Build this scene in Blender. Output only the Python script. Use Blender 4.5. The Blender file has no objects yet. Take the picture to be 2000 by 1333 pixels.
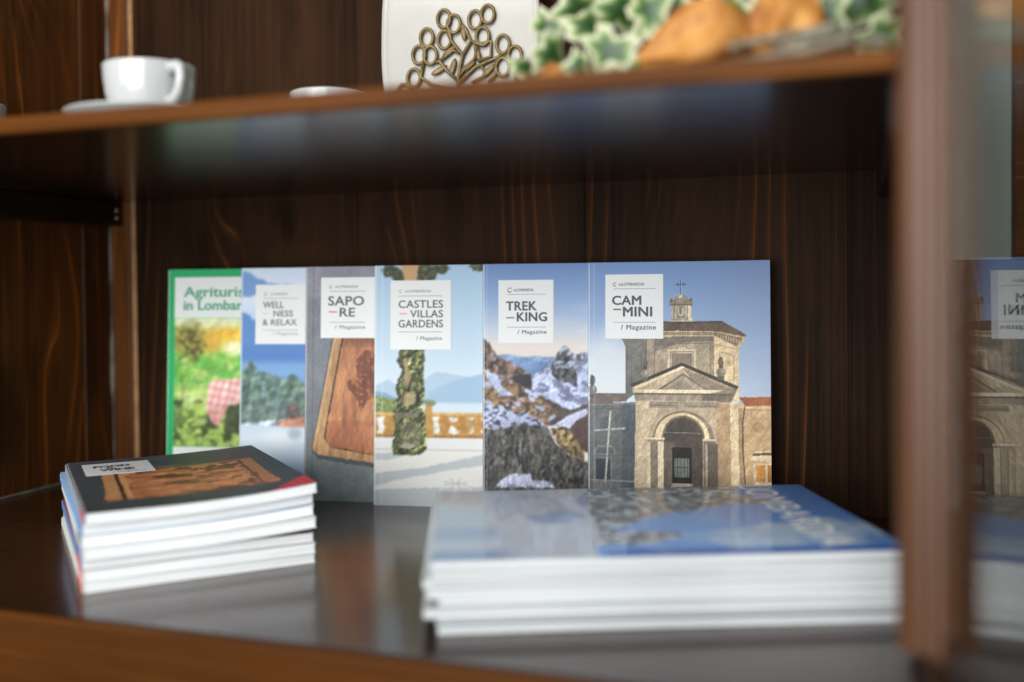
import bpy, bmesh, math, random
import numpy as np
from mathutils import Vector, Matrix
R_ = math.radians
scene = bpy.context.scene
COL = scene.collection

# ------------------------------------------------------------------ camera
F = Vector((-0.32377, 0.94591, -0.02053)); RT = Vector((0.94613, 0.32365, -0.00926)); UP = Vector((0.00212, 0.02242, 0.99975))
CAM = Vector((0.0, -0.9947, 0.2166))
cd = bpy.data.cameras.new('camera'); cam = bpy.data.objects.new('camera', cd); COL.objects.link(cam)
m3 = Matrix((RT, UP, -F)).transposed()
cam.matrix_world = Matrix.Translation(CAM) @ m3.to_4x4()
cd.sensor_width = 36; cd.lens = 1981.1 * 36 / 2000; cd.shift_y = -64.3 / 2000
cd.clip_start = 0.02; cd.clip_end = 60
cd.dof.use_dof = True; cd.dof.focus_distance = 0.945; cd.dof.aperture_fstop = 1.75
scene.camera = cam

# ------------------------------------------------------------------ world, lamps, exposure
w = bpy.data.worlds.new('World'); scene.world = w; w.use_nodes = True
w.node_tree.nodes['Background'].inputs[0].default_value = (0.80, 0.88, 1.0, 1)
w.node_tree.nodes['Background'].inputs[1].default_value = 0.02
def area(name, loc, target, sx, sy, power, col):
    l = bpy.data.lights.new(name, 'AREA'); l.shape = 'RECTANGLE'; l.size = sx; l.size_y = sy; l.energy = power; l.color = col
    o = bpy.data.objects.new(name, l); COL.objects.link(o); o.location = loc
    o.rotation_euler = (Vector(target) - Vector(loc)).to_track_quat('-Z', 'Y').to_euler()
    return o
area('window_light', (-0.42, -2.45, 0.48), (-0.42, -0.25, 0.15), 1.6, 1.6, 64, (0.95, 0.98, 1.0))
area('left_fill', (-1.3, -2.1, 0.55), (-0.3, -0.15, 0.15), 0.8, 0.9, 12, (1.0, 0.96, 0.90))  # soft fill added from the left, stands for no particular lamp
area('top_fill', (-0.35, -1.75, 1.75), (-0.35, -0.35, 0.1), 1.3, 0.8, 30, (1.0, 0.98, 0.95))  # added overhead fill to brighten the tops of the magazine piles
scene.view_settings.view_transform = 'Standard'; scene.view_settings.look = 'None'
scene.view_settings.exposure = 0.0; scene.view_settings.gamma = 1
scene.cycles.use_denoising = True
scene.cycles.max_bounces = 10; scene.cycles.glossy_bounces = 5; scene.cycles.diffuse_bounces = 4
scene.cycles.sample_clamp_indirect = 6

# ------------------------------------------------------------------ helpers
def s2l(c):
    c = np.asarray(c, float) / 255.0
    return np.where(c <= 0.04045, c / 12.92, ((c + 0.055) / 1.055) ** 2.4)
def lin(c): return tuple(float(v) for v in s2l(c)) + (1.0,)

def link(name, mesh, mat=None, parent=None, label=None, cat=None, group=None, kind=None, smooth=False):
    o = bpy.data.objects.new(name, mesh); COL.objects.link(o)
    if mat is not None and not mesh.materials: mesh.materials.append(mat)
    if parent is not None: o.parent = parent
    if smooth:
        for p in mesh.polygons: p.use_smooth = True
    tag(o, label, cat, group, kind)
    return o
def tag(o, label=None, cat=None, group=None, kind=None):
    if label: o['label'] = label
    if cat: o['category'] = cat
    if group: o['group'] = group
    if kind: o['kind'] = kind
    return o
def empty(name, loc=(0, 0, 0), label=None, cat=None, group=None, parent=None):
    o = bpy.data.objects.new(name, None); COL.objects.link(o); o.location = loc; o.empty_display_size = 0.02
    if parent is not None: o.parent = parent
    return tag(o, label, cat, group)
def from_bm(bm, name):
    me = bpy.data.meshes.new(name); bm.to_mesh(me); bm.free(); return me
def box_mesh(name, x0, x1, y0, y1, z0, z1, bevel=0.0, seg=2):
    bm = bmesh.new(); bmesh.ops.create_cube(bm, size=1)
    for v in bm.verts:
        v.co = Vector(((x0 + x1) / 2 + v.co.x * (x1 - x0), (y0 + y1) / 2 + v.co.y * (y1 - y0), (z0 + z1) / 2 + v.co.z * (z1 - z0)))
    if bevel > 0: bmesh.ops.bevel(bm, geom=list(bm.edges), offset=bevel, segments=seg, affect='EDGES', profile=0.5)
    return from_bm(bm, name)
def lathe_mesh(name, prof, n=64):
    bm = bmesh.new(); rings = []
    for r, z in prof:
        rings.append([bm.verts.new((r * math.cos(2 * math.pi * i / n), r * math.sin(2 * math.pi * i / n), z)) for i in range(n)])
    for a, b in zip(rings, rings[1:]):
        for i in range(n): bm.faces.new((a[i], a[(i + 1) % n], b[(i + 1) % n], b[i]))
    bm.faces.new(list(reversed(rings[0]))); bm.faces.new(rings[-1])
    bmesh.ops.remove_doubles(bm, verts=bm.verts, dist=1e-6); bmesh.ops.recalc_face_normals(bm, faces=bm.faces)
    return from_bm(bm, name)
def tube_bm(bm, pts, rad, n=8, closed=False, flat=1.0):
    pts = [Vector(p) for p in pts]; N = len(pts); rings = []
    for i, p in enumerate(pts):
        a = pts[(i - 1) % N] if (closed or i > 0) else pts[0]; b = pts[(i + 1) % N] if (closed or i < N - 1) else pts[-1]
        t = (b - a).normalized(); ref = Vector((0, 1, 0)) if abs(t.y) < 0.9 else Vector((1, 0, 0))
        s = t.cross(ref).normalized(); q = s.cross(t)
        r = rad[i] if isinstance(rad, (list, tuple)) else rad
        rings.append([bm.verts.new(p + (s * math.cos(2 * math.pi * k / n) + q * math.sin(2 * math.pi * k / n) * flat) * r) for k in range(n)])
    for i in range(N if closed else N - 1):
        a, b = rings[i], rings[(i + 1) % N]
        for k in range(n): bm.faces.new((a[k], a[(k + 1) % n], b[(k + 1) % n], b[k]))
    if not closed:
        bm.faces.new(list(reversed(rings[0]))); bm.faces.new(rings[-1])
    bmesh.ops.recalc_face_normals(bm, faces=bm.faces)

# ------------------------------------------------------------------ materials
def new_mat(name):
    m = bpy.data.materials.new(name); m.use_nodes = True; nt = m.node_tree
    return m, nt, nt.nodes['Principled BSDF']
def N(nt, t, **kw):
    n = nt.nodes.new(t)
    for k, v in kw.items(): setattr(n, k, v)
    return n
def math_n(nt, op, a, b=None, clamp=False):
    n = N(nt, 'ShaderNodeMath', operation=op); n.use_clamp = clamp
    for i, v in enumerate((a, b)):
        if v is None: continue
        if isinstance(v, (int, float)): n.inputs[i].default_value = v
        else: nt.links.new(v, n.inputs[i])
    return n.outputs[0]
def mix_c(nt, fac, a, b):
    n = N(nt, 'ShaderNodeMix', data_type='RGBA')
    for s, v in ((n.inputs[0], fac), (n.inputs[6], a), (n.inputs[7], b)):
        if isinstance(v, (int, float)): s.default_value = v
        elif isinstance(v, tuple): s.default_value = v if len(v) == 4 else v + (1,)
        else: nt.links.new(v, s)
    return n.outputs[2]
def ramp(nt, fac, stops):
    n = N(nt, 'ShaderNodeValToRGB'); cr = n.color_ramp
    while len(cr.elements) < len(stops): cr.elements.new(0.5)
    for e, (p, c) in zip(cr.elements, stops):
        e.position = p; e.color = c if isinstance(c, tuple) else (c, c, c, 1)
    nt.links.new(fac, n.inputs[0]); return n.outputs[0]
def noise(nt, vec, scale, detail=4, rough=0.55, dist=0.0):
    n = N(nt, 'ShaderNodeTexNoise'); n.inputs['Scale'].default_value = scale; n.inputs['Detail'].default_value = detail
    n.inputs['Roughness'].default_value = rough; n.inputs['Distortion'].default_value = dist
    nt.links.new(vec, n.inputs['Vector']); return n.outputs[0]
def mapping(nt, vec, scale, loc=None):
    n = N(nt, 'ShaderNodeMapping'); n.inputs['Scale'].default_value = scale; nt.links.new(vec, n.inputs['Vector'])
    if loc is not None: nt.links.new(loc, n.inputs['Location'])
    return n.outputs[0]

def wood(name, along, dark, mid, orange, rough=0.28, coat=0.5, line_freq=70.0, line_amt=1.0, bump=0.25, coat_rough=0.12, spec=0.15, warp_l=0.9, warp_a=8.0, knot=0.0, coat_ior=1.5):
    """stained softwood: dark ground, reddish mid tone, thin orange growth-ring lines running along one axis"""
    m, nt, b = new_mat(name)
    tc = N(nt, 'ShaderNodeTexCoord').outputs['Object']
    oi = N(nt, 'ShaderNodeObjectInfo').outputs['Random']
    off = N(nt, 'ShaderNodeCombineXYZ')
    k = math_n(nt, 'MULTIPLY', oi, 37.0)
    for i in range(3): nt.links.new(k, off.inputs[i])
    def sc(ac, al): return tuple(al if 'xyz'[i] == along else ac for i in range(3))
    add = N(nt, 'ShaderNodeVectorMath', operation='ADD'); nt.links.new(tc, add.inputs[0]); nt.links.new(off.outputs[0], add.inputs[1])
    V = add.outputs[0]
    warp = noise(nt, mapping(nt, V, sc(5.5, warp_l)), 1.0, 2, 0.5)
    sep = N(nt, 'ShaderNodeSeparateXYZ'); nt.links.new(V, sep.inputs[0])
    axes = [a for a in 'xyz' if a != along]
    acr = math_n(nt, 'ADD', sep.outputs['xyz'.index(axes[0])], math_n(nt, 'MULTIPLY', sep.outputs['xyz'.index(axes[1])], 0.8))
    vo = N(nt, 'ShaderNodeTexVoronoi'); vo.inputs['Scale'].default_value = 1.0
    nt.links.new(mapping(nt, V, sc(5.2, 2.3)), vo.inputs['Vector'])
    kd = vo.outputs['Distance']
    kn = math_n(nt, 'POWER', math_n(nt, 'SUBTRACT', 1.0, math_n(nt, 'MULTIPLY', kd, 2.2), True), 2.5)   # bends the rings round each knot
    g = math_n(nt, 'ADD', math_n(nt, 'MULTIPLY', acr, line_freq), math_n(nt, 'MULTIPLY', warp, warp_a))
    g = math_n(nt, 'ADD', g, math_n(nt, 'MULTIPLY', kn, knot * 6.0))
    fr = math_n(nt, 'FRACT', g)
    line = ramp(nt, fr, [(0.0, 0.0), (0.46, 0.03), (0.66, 0.35), (0.75, 1.0), (0.79, 0.15), (1.0, 0.0)])
    fine = noise(nt, mapping(nt, V, sc(230, 2.2)), 1.0, 5, 0.65)
    fine_r = ramp(nt, fine, [(0.30, 0.0), (0.72, 1.0)])
    patch = ramp(nt, noise(nt, mapping(nt, V, sc(9, 2.0)), 1.0, 3, 0.6), [(0.40, 0.0), (0.62, 1.0)])
    patch2 = ramp(nt, noise(nt, mapping(nt, V, sc(17, 1.6)), 1.0, 3, 0.55), [(0.50, 0.0), (0.62, 1.0)])
    c = mix_c(nt, math_n(nt, 'MULTIPLY', fine_r, 0.6), dark, mid)
    c = mix_c(nt, math_n(nt, 'MULTIPLY', patch, 0.55), c, mid)
    lf = math_n(nt, 'MULTIPLY', math_n(nt, 'MULTIPLY', line, math_n(nt, 'ADD', math_n(nt, 'MULTIPLY', patch2, 0.85), 0.10)), line_amt, True)
    c = mix_c(nt, lf, c, orange)
    # dark, dull blotches where the stain took unevenly
    bl = ramp(nt, noise(nt, mapping(nt, V, sc(14, 5)), 1.0, 4, 0.6), [(0.55, 0.0), (0.72, 1.0)])
    c = mix_c(nt, math_n(nt, 'MULTIPLY', bl, 0.55), c, tuple(v * 0.6 for v in dark[:3]))
    if knot: c = mix_c(nt, math_n(nt, 'MULTIPLY', ramp(nt, kd, [(0.035, 1.0), (0.085, 0.0)]), 0.8), c, tuple(v * 0.5 for v in dark[:3]))
    nt.links.new(c, b.inputs['Base Color'])
    rr = noise(nt, V, 38.0, 4, 0.6)
    r = math_n(nt, 'ADD', math_n(nt, 'MULTIPLY', rr, 0.16), rough - 0.08)
    nt.links.new(r, b.inputs['Roughness'])
    b.inputs['Specular IOR Level'].default_value = spec; b.inputs['Coat IOR'].default_value = coat_ior
    b.inputs['Coat Weight'].default_value = coat; b.inputs['Coat Roughness'].default_value = coat_rough
    bp = N(nt, 'ShaderNodeBump'); bp.inputs['Strength'].default_value = bump; bp.inputs['Distance'].default_value = 0.0012
    h = math_n(nt, 'ADD', math_n(nt, 'MULTIPLY', fine, 0.6), math_n(nt, 'MULTIPLY', line, 0.35))
    nt.links.new(h, bp.inputs['Height']); nt.links.new(bp.outputs[0], b.inputs['Normal'])
    return m

DARK = (0.0070, 0.0040, 0.0026, 1); MID = (0.038, 0.0165, 0.0075, 1); ORG = (0.20, 0.060, 0.013, 1)
M_back = wood('wood_back', 'z', DARK, (0.044, 0.020, 0.0092, 1), (0.15, 0.048, 0.012, 1), 0.5, 0.0, 72, 0.75, 0.3, spec=0.03, warp_l=0.9, warp_a=9.0, knot=1.0)
M_side = wood('wood_side', 'z', (0.022, 0.0105, 0.005, 1), (0.19, 0.062, 0.014, 1), (0.46, 0.13, 0.018, 1), 0.42, 0.08, 55, 1.0, 0.3, spec=0.10, warp_l=1.4, warp_a=9.0, knot=1.2)
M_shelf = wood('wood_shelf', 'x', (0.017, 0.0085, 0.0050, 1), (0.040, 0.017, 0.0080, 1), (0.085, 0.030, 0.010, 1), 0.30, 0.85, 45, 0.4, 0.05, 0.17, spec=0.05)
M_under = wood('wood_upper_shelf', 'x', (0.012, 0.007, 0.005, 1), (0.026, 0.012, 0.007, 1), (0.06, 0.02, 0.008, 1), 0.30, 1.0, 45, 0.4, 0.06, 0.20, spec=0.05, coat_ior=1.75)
M_nose = wood('wood_nosing', 'x', (0.050, 0.016, 0.0035, 1), (0.15, 0.049, 0.0075, 1), (0.34, 0.12, 0.016, 1), 0.45, 0.04, 90, 0.7, 0.2, 0.2, spec=0.03)
M_fascia = wood('wood_fascia', 'x', (0.036, 0.012, 0.003, 1), (0.085, 0.028, 0.005, 1), (0.19, 0.066, 0.010, 1), 0.45, 0.0, 60, 0.6, 0.2, 0.2, spec=0.05)
M_door = wood('wood_door', 'z', (0.040, 0.015, 0.0055, 1), (0.105, 0.041, 0.014, 1), (0.18, 0.072, 0.024, 1), 0.42, 0.2, 60, 0.5, 0.2, 0.3, spec=0.3)
M_rail = wood('wood_rail', 'x', DARK, MID, MID, 0.45, 0.2, 60, 0.4, 0.2)

def plain(name, col, rough=0.5, metal=0.0, coat=0.0, spec=0.5, var=0.0, scale=60.0, coat_rough=0.05, sub=0.0):
    m, nt, b = new_mat(name)
    b.inputs['Roughness'].default_value = rough; b.inputs['Metallic'].default_value = metal
    b.inputs['Coat Weight'].default_value = coat; b.inputs['Coat Roughness'].default_value = coat_rough
    b.inputs['Specular IOR Level'].default_value = spec
    if sub: b.inputs['Subsurface Weight'].default_value = sub; b.inputs['Subsurface Radius'].default_value = (0.004, 0.003, 0.002)
    col = col if len(col) == 4 else col + (1,)
    if var:
        tc = N(nt, 'ShaderNodeTexCoord').outputs['Object']
        n = noise(nt, tc, scale, 5, 0.6)
        lo = tuple(v * (1 - var) for v in col[:3]) + (1,); hi = tuple(min(1, v * (1 + var)) for v in col[:3]) + (1,)
        nt.links.new(ramp(nt, n, [(0.3, lo), (0.7, hi)]), b.inputs['Base Color'])
    else: b.inputs['Base Color'].default_value = col
    return m
M_caulk = plain('pale_caulk', (0.16, 0.14, 0.115), 0.6, var=0.6, scale=30)
M_gap = plain('raw_edge', (0.36, 0.19, 0.075), 0.5, var=0.3, scale=40)
M_screw = plain('screw_steel', (0.45, 0.42, 0.38), 0.3, 1.0)
M_porc = plain('porcelain', (0.46, 0.47, 0.46), 0.15, 0.0, 0.4, var=0.015, scale=20)
M_plate = plain('plate_glaze', (0.40, 0.385, 0.35), 0.22, 0.0, 0.3, var=0.04, scale=25)
M_gold = plain('gold_paint', (0.17, 0.115, 0.040), 0.5, 0.35, var=0.3, scale=120)
M_ink = plain('ink_dark', lin((52, 54, 60)), 0.5)
M_panel = plain('print_white', (0.74, 0.755, 0.745), 0.42, var=0.012, scale=90)
M_rope = plain('rope_fibre', (0.19, 0.17, 0.12), 0.85, var=0.5, scale=160)
def husk_mat():
    m, nt, b = new_mat('dried_husk'); tc = N(nt, 'ShaderNodeTexCoord').outputs['Object']
    n1 = noise(nt, mapping(nt, tc, (160, 55, 55)), 1.0, 5, 0.65, 0.6); n2 = noise(nt, tc, 42.0, 4, 0.6)
    c = ramp(nt, n2, [(0.30, (0.20, 0.065, 0.012, 1)), (0.50, (0.43, 0.175, 0.030, 1)), (0.72, (0.55, 0.27, 0.065, 1))])
    nt.links.new(mix_c(nt, math_n(nt, 'MULTIPLY', ramp(nt, n1, [(0.5, 0.0), (0.75, 1.0)]), 0.5), c, (0.17, 0.06, 0.014, 1)), b.inputs['Base Color'])
    b.inputs['Roughness'].default_value = 0.6
    bp = N(nt, 'ShaderNodeBump'); bp.inputs['Strength'].default_value = 0.7; bp.inputs['Distance'].default_value = 0.003
    nt.links.new(math_n(nt, 'ADD', n1, n2), bp.inputs['Height']); nt.links.new(bp.outputs[0], b.inputs['Normal'])
    return m
M_orange = husk_mat()

def paper_mat(name='page_edges', k=1.0, lo=0.52):
    m, nt, b = new_mat(name)
    tc = N(nt, 'ShaderNodeTexCoord').outputs['Object']
    n1 = noise(nt, mapping(nt, tc, (3, 3, 2600)), 1.0, 3, 0.7); n2 = noise(nt, mapping(nt, tc, (9, 9, 420)), 1.0, 2, 0.5)
    s = math_n(nt, 'ADD', math_n(nt, 'MULTIPLY', n1, 0.5), math_n(nt, 'MULTIPLY', n2, 0.5))
    nt.links.new(ramp(nt, s, [(0.34, (lo * k, lo * 1.03 * k, lo * 1.04 * k, 1)), (0.50, (0.76 * k, 0.775 * k, 0.78 * k, 1)), (0.66, (0.84 * k, 0.845 * k, 0.84 * k, 1))]), b.inputs['Base Color'])
    b.inputs['Roughness'].default_value = 0.75
    bp = N(nt, 'ShaderNodeBump'); bp.inputs['Strength'].default_value = 0.35; bp.inputs['Distance'].default_value = 0.0006
    nt.links.new(n1, bp.inputs['Height']); nt.links.new(bp.outputs[0], b.inputs['Normal'])
    return m
M_paper = paper_mat('page_edges', 1.06, 0.56); M_paper2 = paper_mat('page_edges_large', 0.84, 0.46)
def cover_mat(name, rough, coat, coat_rough, spec):
    """printed sheet: the ink lies in the sheet's colour attribute, the finish is a laminate with fine unevenness"""
    m, nt, b = new_mat(name)
    a = N(nt, 'ShaderNodeAttribute'); a.attribute_name = 'ink'
    tc = N(nt, 'ShaderNodeTexCoord').outputs['Object']
    g = noise(nt, tc, 900.0, 2, 0.6)
    v = N(nt, 'ShaderNodeHueSaturation'); nt.links.new(a.outputs['Color'], v.inputs['Color'])
    nt.links.new(math_n(nt, 'ADD', math_n(nt, 'MULTIPLY', g, 0.10), 0.95), v.inputs['Value'])
    nt.links.new(v.outputs[0], b.inputs['Base Color'])
    b.inputs['Roughness'].default_value = rough; b.inputs['Coat Weight'].default_value = coat; b.inputs['Coat Roughness'].default_value = coat_rough; b.inputs['Specular IOR Level'].default_value = spec
    bp = N(nt, 'ShaderNodeBump'); bp.inputs['Strength'].default_value = 0.06; bp.inputs['Distance'].default_value = 0.002
    nt.links.new(noise(nt, tc, 45.0, 2, 0.5), bp.inputs['Height']); nt.links.new(bp.outputs[0], b.inputs['Normal'])
    return m
M_cover = cover_mat('cover_matt_laminate', 0.5, 0.0, 0.25, 0.22)
M_gloss = cover_mat('cover_gloss_laminate', 0.4, 0.42, 0.07, 0.1)

# ------------------------------------------------------------------ a small drawing kit for the printed covers
def vnoise(x, y, seed):
    xi = np.floor(x).astype(np.int64); yi = np.floor(y).astype(np.int64); fx = x - xi; fy = y - yi
    fx = fx * fx * (3 - 2 * fx); fy = fy * fy * (3 - 2 * fy)
    def h(a, b):
        n = (a * 374761393 + b * 668265263 + seed * 974634777) & 0xffffffff
        n = ((n ^ (n >> 13)) * 1274126177) & 0xffffffff
        return ((n ^ (n >> 16)) & 0xffff) / 65535.0
    return (h(xi, yi) * (1 - fx) + h(xi + 1, yi) * fx) * (1 - fy) + (h(xi, yi + 1) * (1 - fx) + h(xi + 1, yi + 1) * fx) * fy
class Art:
    """a sheet of colour samples; x runs right and y down in the units of the rectangle x0..x1, y0..y1"""
    def __init__(s, x0, x1, y0, y1, nx, ny):
        s.r = (x0, x1, y0, y1); s.nx, s.ny = nx, ny
        s.X, s.Y = np.meshgrid(np.linspace(x0, x1, nx), np.linspace(y0, y1, ny))
        s.c = np.zeros((ny, nx, 3))
    def fbm(s, sx, sy, seed=1, o=4):
        t = 0; a = 1.0; n = 0
        for i in range(o):
            t = t + a * vnoise(s.X / sx * 2 ** i + 91.3, s.Y / sy * 2 ** i + 17.7, seed + i); n += a; a *= 0.55
        return t / n
    def put(s, mask, col):
        m = np.clip(mask, 0, 1)[..., None]; col = np.asarray(col, float)
        s.c = s.c * (1 - m) + col * m
    def ygrad(s, stops):
        ys = [p for p, _ in stops]; cs = np.array([c for _, c in stops], float)
        return np.stack([np.interp(s.Y, ys, cs[:, i]) for i in range(3)], -1)
    def poly(s, pts, rough=0.0, seed=3, rs=30):
        X, Y = s.X, s.Y
        if rough:
            X = X + (s.fbm(rs, rs, seed) - 0.5) * rough * 2; Y = Y + (s.fbm(rs, rs, seed + 50) - 0.5) * rough * 2
        ins = np.zeros(X.shape, bool); n = len(pts)
        for i in range(n):
            (ax, ay), (bx, by) = pts[i], pts[(i + 1) % n]
            if ay == by: continue
            ins ^= ((ay > Y) != (by > Y)) & (X < (bx - ax) * (Y - ay) / (by - ay) + ax)
        return ins.astype(float)
    def rect(s, x0, y0, x1, y1, soft=0.0):
        if not soft: return ((s.X >= x0) & (s.X <= x1) & (s.Y >= y0) & (s.Y <= y1)).astype(float)
        f = lambda d: np.clip(d / soft + 0.5, 0, 1)
        return f(s.X - x0) * f(x1 - s.X) * f(s.Y - y0) * f(y1 - s.Y)
    def ell(s, cx, cy, rx, ry, soft=0.08, wob=0.0, seed=5):
        d = np.sqrt(((s.X - cx) / rx) ** 2 + ((s.Y - cy) / ry) ** 2)
        if wob: d = d + (s.fbm(rx * 0.5, ry * 0.5, seed) - 0.5) * wob
        return np.clip((1 - d) / soft + 0.5, 0, 1)
    def line(s, pts, wd):
        m = np.zeros(s.X.shape)
        for (ax, ay), (bx, by) in zip(pts, pts[1:]):
            dx, dy = bx - ax, by - ay; L = dx * dx + dy * dy + 1e-9
            t = np.clip(((s.X - ax) * dx + (s.Y - ay) * dy) / L, 0, 1)
            d = np.hypot(s.X - ax - t * dx, s.Y - ay - t * dy)
            m = np.maximum(m, np.clip((wd / 2 - d) / 2.5 + 0.5, 0, 1))
        return m
    def shade(s, mask, amt, sx, sy, seed=9, o=5):
        n = (s.fbm(sx, sy, seed, o) - 0.5) * 2 * amt
        s.c = s.c * (1 + (n * mask)[..., None])
    def relief(s, mask, amt, sx, sy, seed=61, o=6):
        h = s.fbm(sx, sy, seed, o); gy, gx = np.gradient(h); g = gx * 0.8 + gy * 0.6; g = np.clip(g / (g.std() + 1e-9), -2.4, 2.4)
        s.c = s.c * (1 + (amt * g * mask)[..., None])
    def blur(s, k, n=2):
        for _ in range(n):
            for ax in (0, 1):
                p = np.pad(s.c, [(k, k) if i == ax else (0, 0) for i in range(3)], 'edge'); c = np.cumsum(p, ax); w = 2 * k + 1
                z = np.zeros_like(np.take(c, [0], ax)); c = np.concatenate([z, c], ax)
                s.c = (np.take(c, range(w, c.shape[ax]), ax) - np.take(c, range(0, c.shape[ax] - w), ax)) / w
    def ink(s): return s2l(np.clip(s.c, 0, 255))

def art_chapel():
    a = Art(54, 1066, 57, 1471, 270, 378)
    a.c = a.ygrad([(57, (118, 148, 196)), (300, (142, 168, 206)), (600, (176, 194, 216)), (850, (205, 214, 224))])
    a.put(np.clip((a.X - 500) / 560, 0, 1) * 0.55, a.ygrad([(57, (120, 134, 168)), (500, (138, 156, 188)), (850, (158, 172, 194))]))
    a.put(a.ell(170, 660, 190, 190, 0.9, 0.5, 4) * 0.75, (224, 228, 230))
    full = np.ones(a.X.shape); base = a.c.copy()
    P = lambda pts, c, r=0, o=1.0: a.put(a.poly(pts, r) * o, c)
    Rr = lambda x0, y0, x1, y1, c, o=1.0: a.put(a.rect(x0, y0, x1, y1) * o, c)
    L = lambda pts, wd, c, o=1.0: a.put(a.line(pts, wd) * o, c)
    # wings
    P([(50, 845), (335, 845), (330, 1480), (40, 1480)], (102, 102, 100)); P([(245, 850), (330, 840), (330, 1480), (245, 1480)], (84, 89, 94))
    P([(50, 850), (88, 795), (270, 795), (275, 838), (60, 858)], (118, 104, 95), 3)
    for i in range(24): L([(70 + i * 9, 800), (62 + i * 9, 850)], 2.5, (84, 74, 68), 0.6)
    L([(50, 862), (330, 850)], 5, (140, 136, 128)); L([(50, 880), (250, 880)], 3, (72, 72, 72))
    a.put(a.ell(152, 965, 32, 40) * 0.6, (78, 80, 82)); P([(78, 1140), (108, 1085), (198, 1085), (216, 1135)], (128, 126, 120)); P([(95, 1130), (110, 1098), (190, 1098), (200, 1130)], (92, 92, 92))
    Rr(88, 1150, 190, 1480, (120, 118, 112)); Rr(98, 1162, 180, 1280, (58, 60, 64)); L([(50, 1280), (330, 1285)], 8, (140, 140, 138))
    P([(895, 850), (1080, 850), (1080, 1480), (895, 1480)], (176, 150, 116)); P([(892, 808), (1080, 806), (1080, 852), (930, 858)], (152, 88, 58), 3)
    for i in range(20): L([(900 + i * 9.5, 810), (906 + i * 9.5, 852)], 3, (104, 60, 44), 0.65)
    L([(925, 866), (1080, 862)], 7, (196, 176, 146)); L([(925, 880), (1080, 878)], 3, (110, 94, 76))
    a.put(a.ell(1000, 972, 30, 30) * 0.6, (140, 116, 88)); P([(955, 1150), (980, 1102), (1080, 1098), (1080, 1165)], (196, 176, 148)); P([(970, 1115), (1080, 1106), (1080, 1122), (965, 1128)], (84, 72, 62))
    Rr(970, 1165, 1080, 1480, (198, 178, 148)); Rr(985, 1176, 1035, 1270, (178, 124, 66)); Rr(1045, 1176, 1080, 1270, (150, 102, 58))
    # drum
    P([(268, 480), (390, 478), (390, 745), (268, 835)], (108, 106, 101)); P([(385, 470), (758, 468), (758, 745), (385, 750)], (142, 130, 114)); P([(755, 468), (893, 500), (893, 835), (755, 745)], (194, 174, 143))
    P([(430, 520), (740, 512), (740, 700), (430, 705)], (150, 138, 120)); L([(430, 705), (430, 520), (740, 512), (740, 700)], 4, (108, 100, 90))
    P([(505, 545), (560, 545), (570, 530), (598, 530), (606, 545), (662, 545), (662, 650), (505, 650)], (184, 170, 146)); P([(528, 570), (638, 568), (638, 650), (528, 650)], (124, 112, 98)); L([(520, 650), (520, 562), (645, 560), (645, 650)], 4, (92, 86, 78))
    P([(425, 468), (755, 462), (755, 500), (600, 505), (430, 560)], (96, 92, 86), 6, 0.65)
    L([(790, 745), (790, 560), (868, 580), (868, 740)], 4, (140, 124, 100)); a.put(a.ell(845, 600, 18, 40) * 0.4, (150, 132, 106)); L([(300, 590), (300, 760)], 3, (84, 84, 82)); L([(355, 560), (355, 700)], 3, (84, 84, 82)); L([(385, 480), (385, 745)], 5, (92, 90, 86)); L([(757, 470), (757, 740)], 4, (128, 114, 96))
    L([(410, 480), (600, 478)], 3, (90, 86, 80)); L([(765, 520), (885, 545)], 4, (150, 132, 106))
    # cornice and tiled roof
    P([(236, 478), (250, 500), (290, 580), (300, 480)], (118, 110, 100)); P([(300, 440), (770, 446), (935, 470), (925, 492), (890, 565), (872, 510), (760, 474), (300, 480)], (168, 150, 124)); P([(300, 452), (768, 452), (920, 486), (880, 530), (760, 468), (300, 468)], (94, 84, 74), 0, 0.75)
    for i in range(34): Rr(320 + i * 13, 456, 326 + i * 13, 466, (176, 158, 132), 0.7)
    for i in range(9): L([(785 + i * 14, 462 + i * 4), (783 + i * 14, 478 + i * 4.5)], 5, (200, 180, 148), 0.8)
    P([(300, 400), (480, 396), (805, 390), (938, 466), (930, 476), (770, 446), (300, 444)], (88, 76, 68), 5)
    for i in range(46): a.put(a.ell(310 + i * 11, 396, 5, 7, 0.5), (70, 62, 57))
    for i in range(40): L([(480 + i * 8.5, 400), (470 + i * 9.2, 438)], 2.5, (120, 104, 92), 0.5)
    # lantern and cross
    P([(520, 392), (528, 300), (632, 300), (640, 392)], (152, 142, 126)); P([(606, 300), (632, 300), (640, 392), (612, 392)], (186, 172, 146)); P([(556, 310), (598, 310), (598, 372), (556, 372)], (120, 112, 102)); a.put(a.line([(565, 318), (565, 350), (577, 362), (590, 350), (590, 318)], 5), (196, 184, 160))
    for x in (540, 614): L([(x, 304), (x, 388)], 5, (100, 94, 86))
    P([(512, 280), (530, 270), (630, 268), (648, 284), (640, 304), (520, 304)], (120, 110, 98), 3); L([(514, 300), (646, 300)], 5, (80, 74, 68)); L([(510, 388), (646, 388)], 6, (170, 158, 136)); a.put(a.ell(578, 262, 40, 20, 0.2, 0.1), (128, 120, 110)); P([(566, 262), (574, 238), (583, 238), (592, 262)], (176, 166, 150))
    for x in (524, 634): a.put(a.ell(x, 272, 10, 10, 0.3), (98, 90, 82))
    L([(577, 158), (577, 242)], 5, (44, 46, 54)); L([(548, 184), (607, 184)], 5, (44, 46, 54)); L([(562, 172), (562, 196)], 3, (60, 62, 70)); L([(592, 172), (592, 196)], 3, (60, 62, 70))
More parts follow.
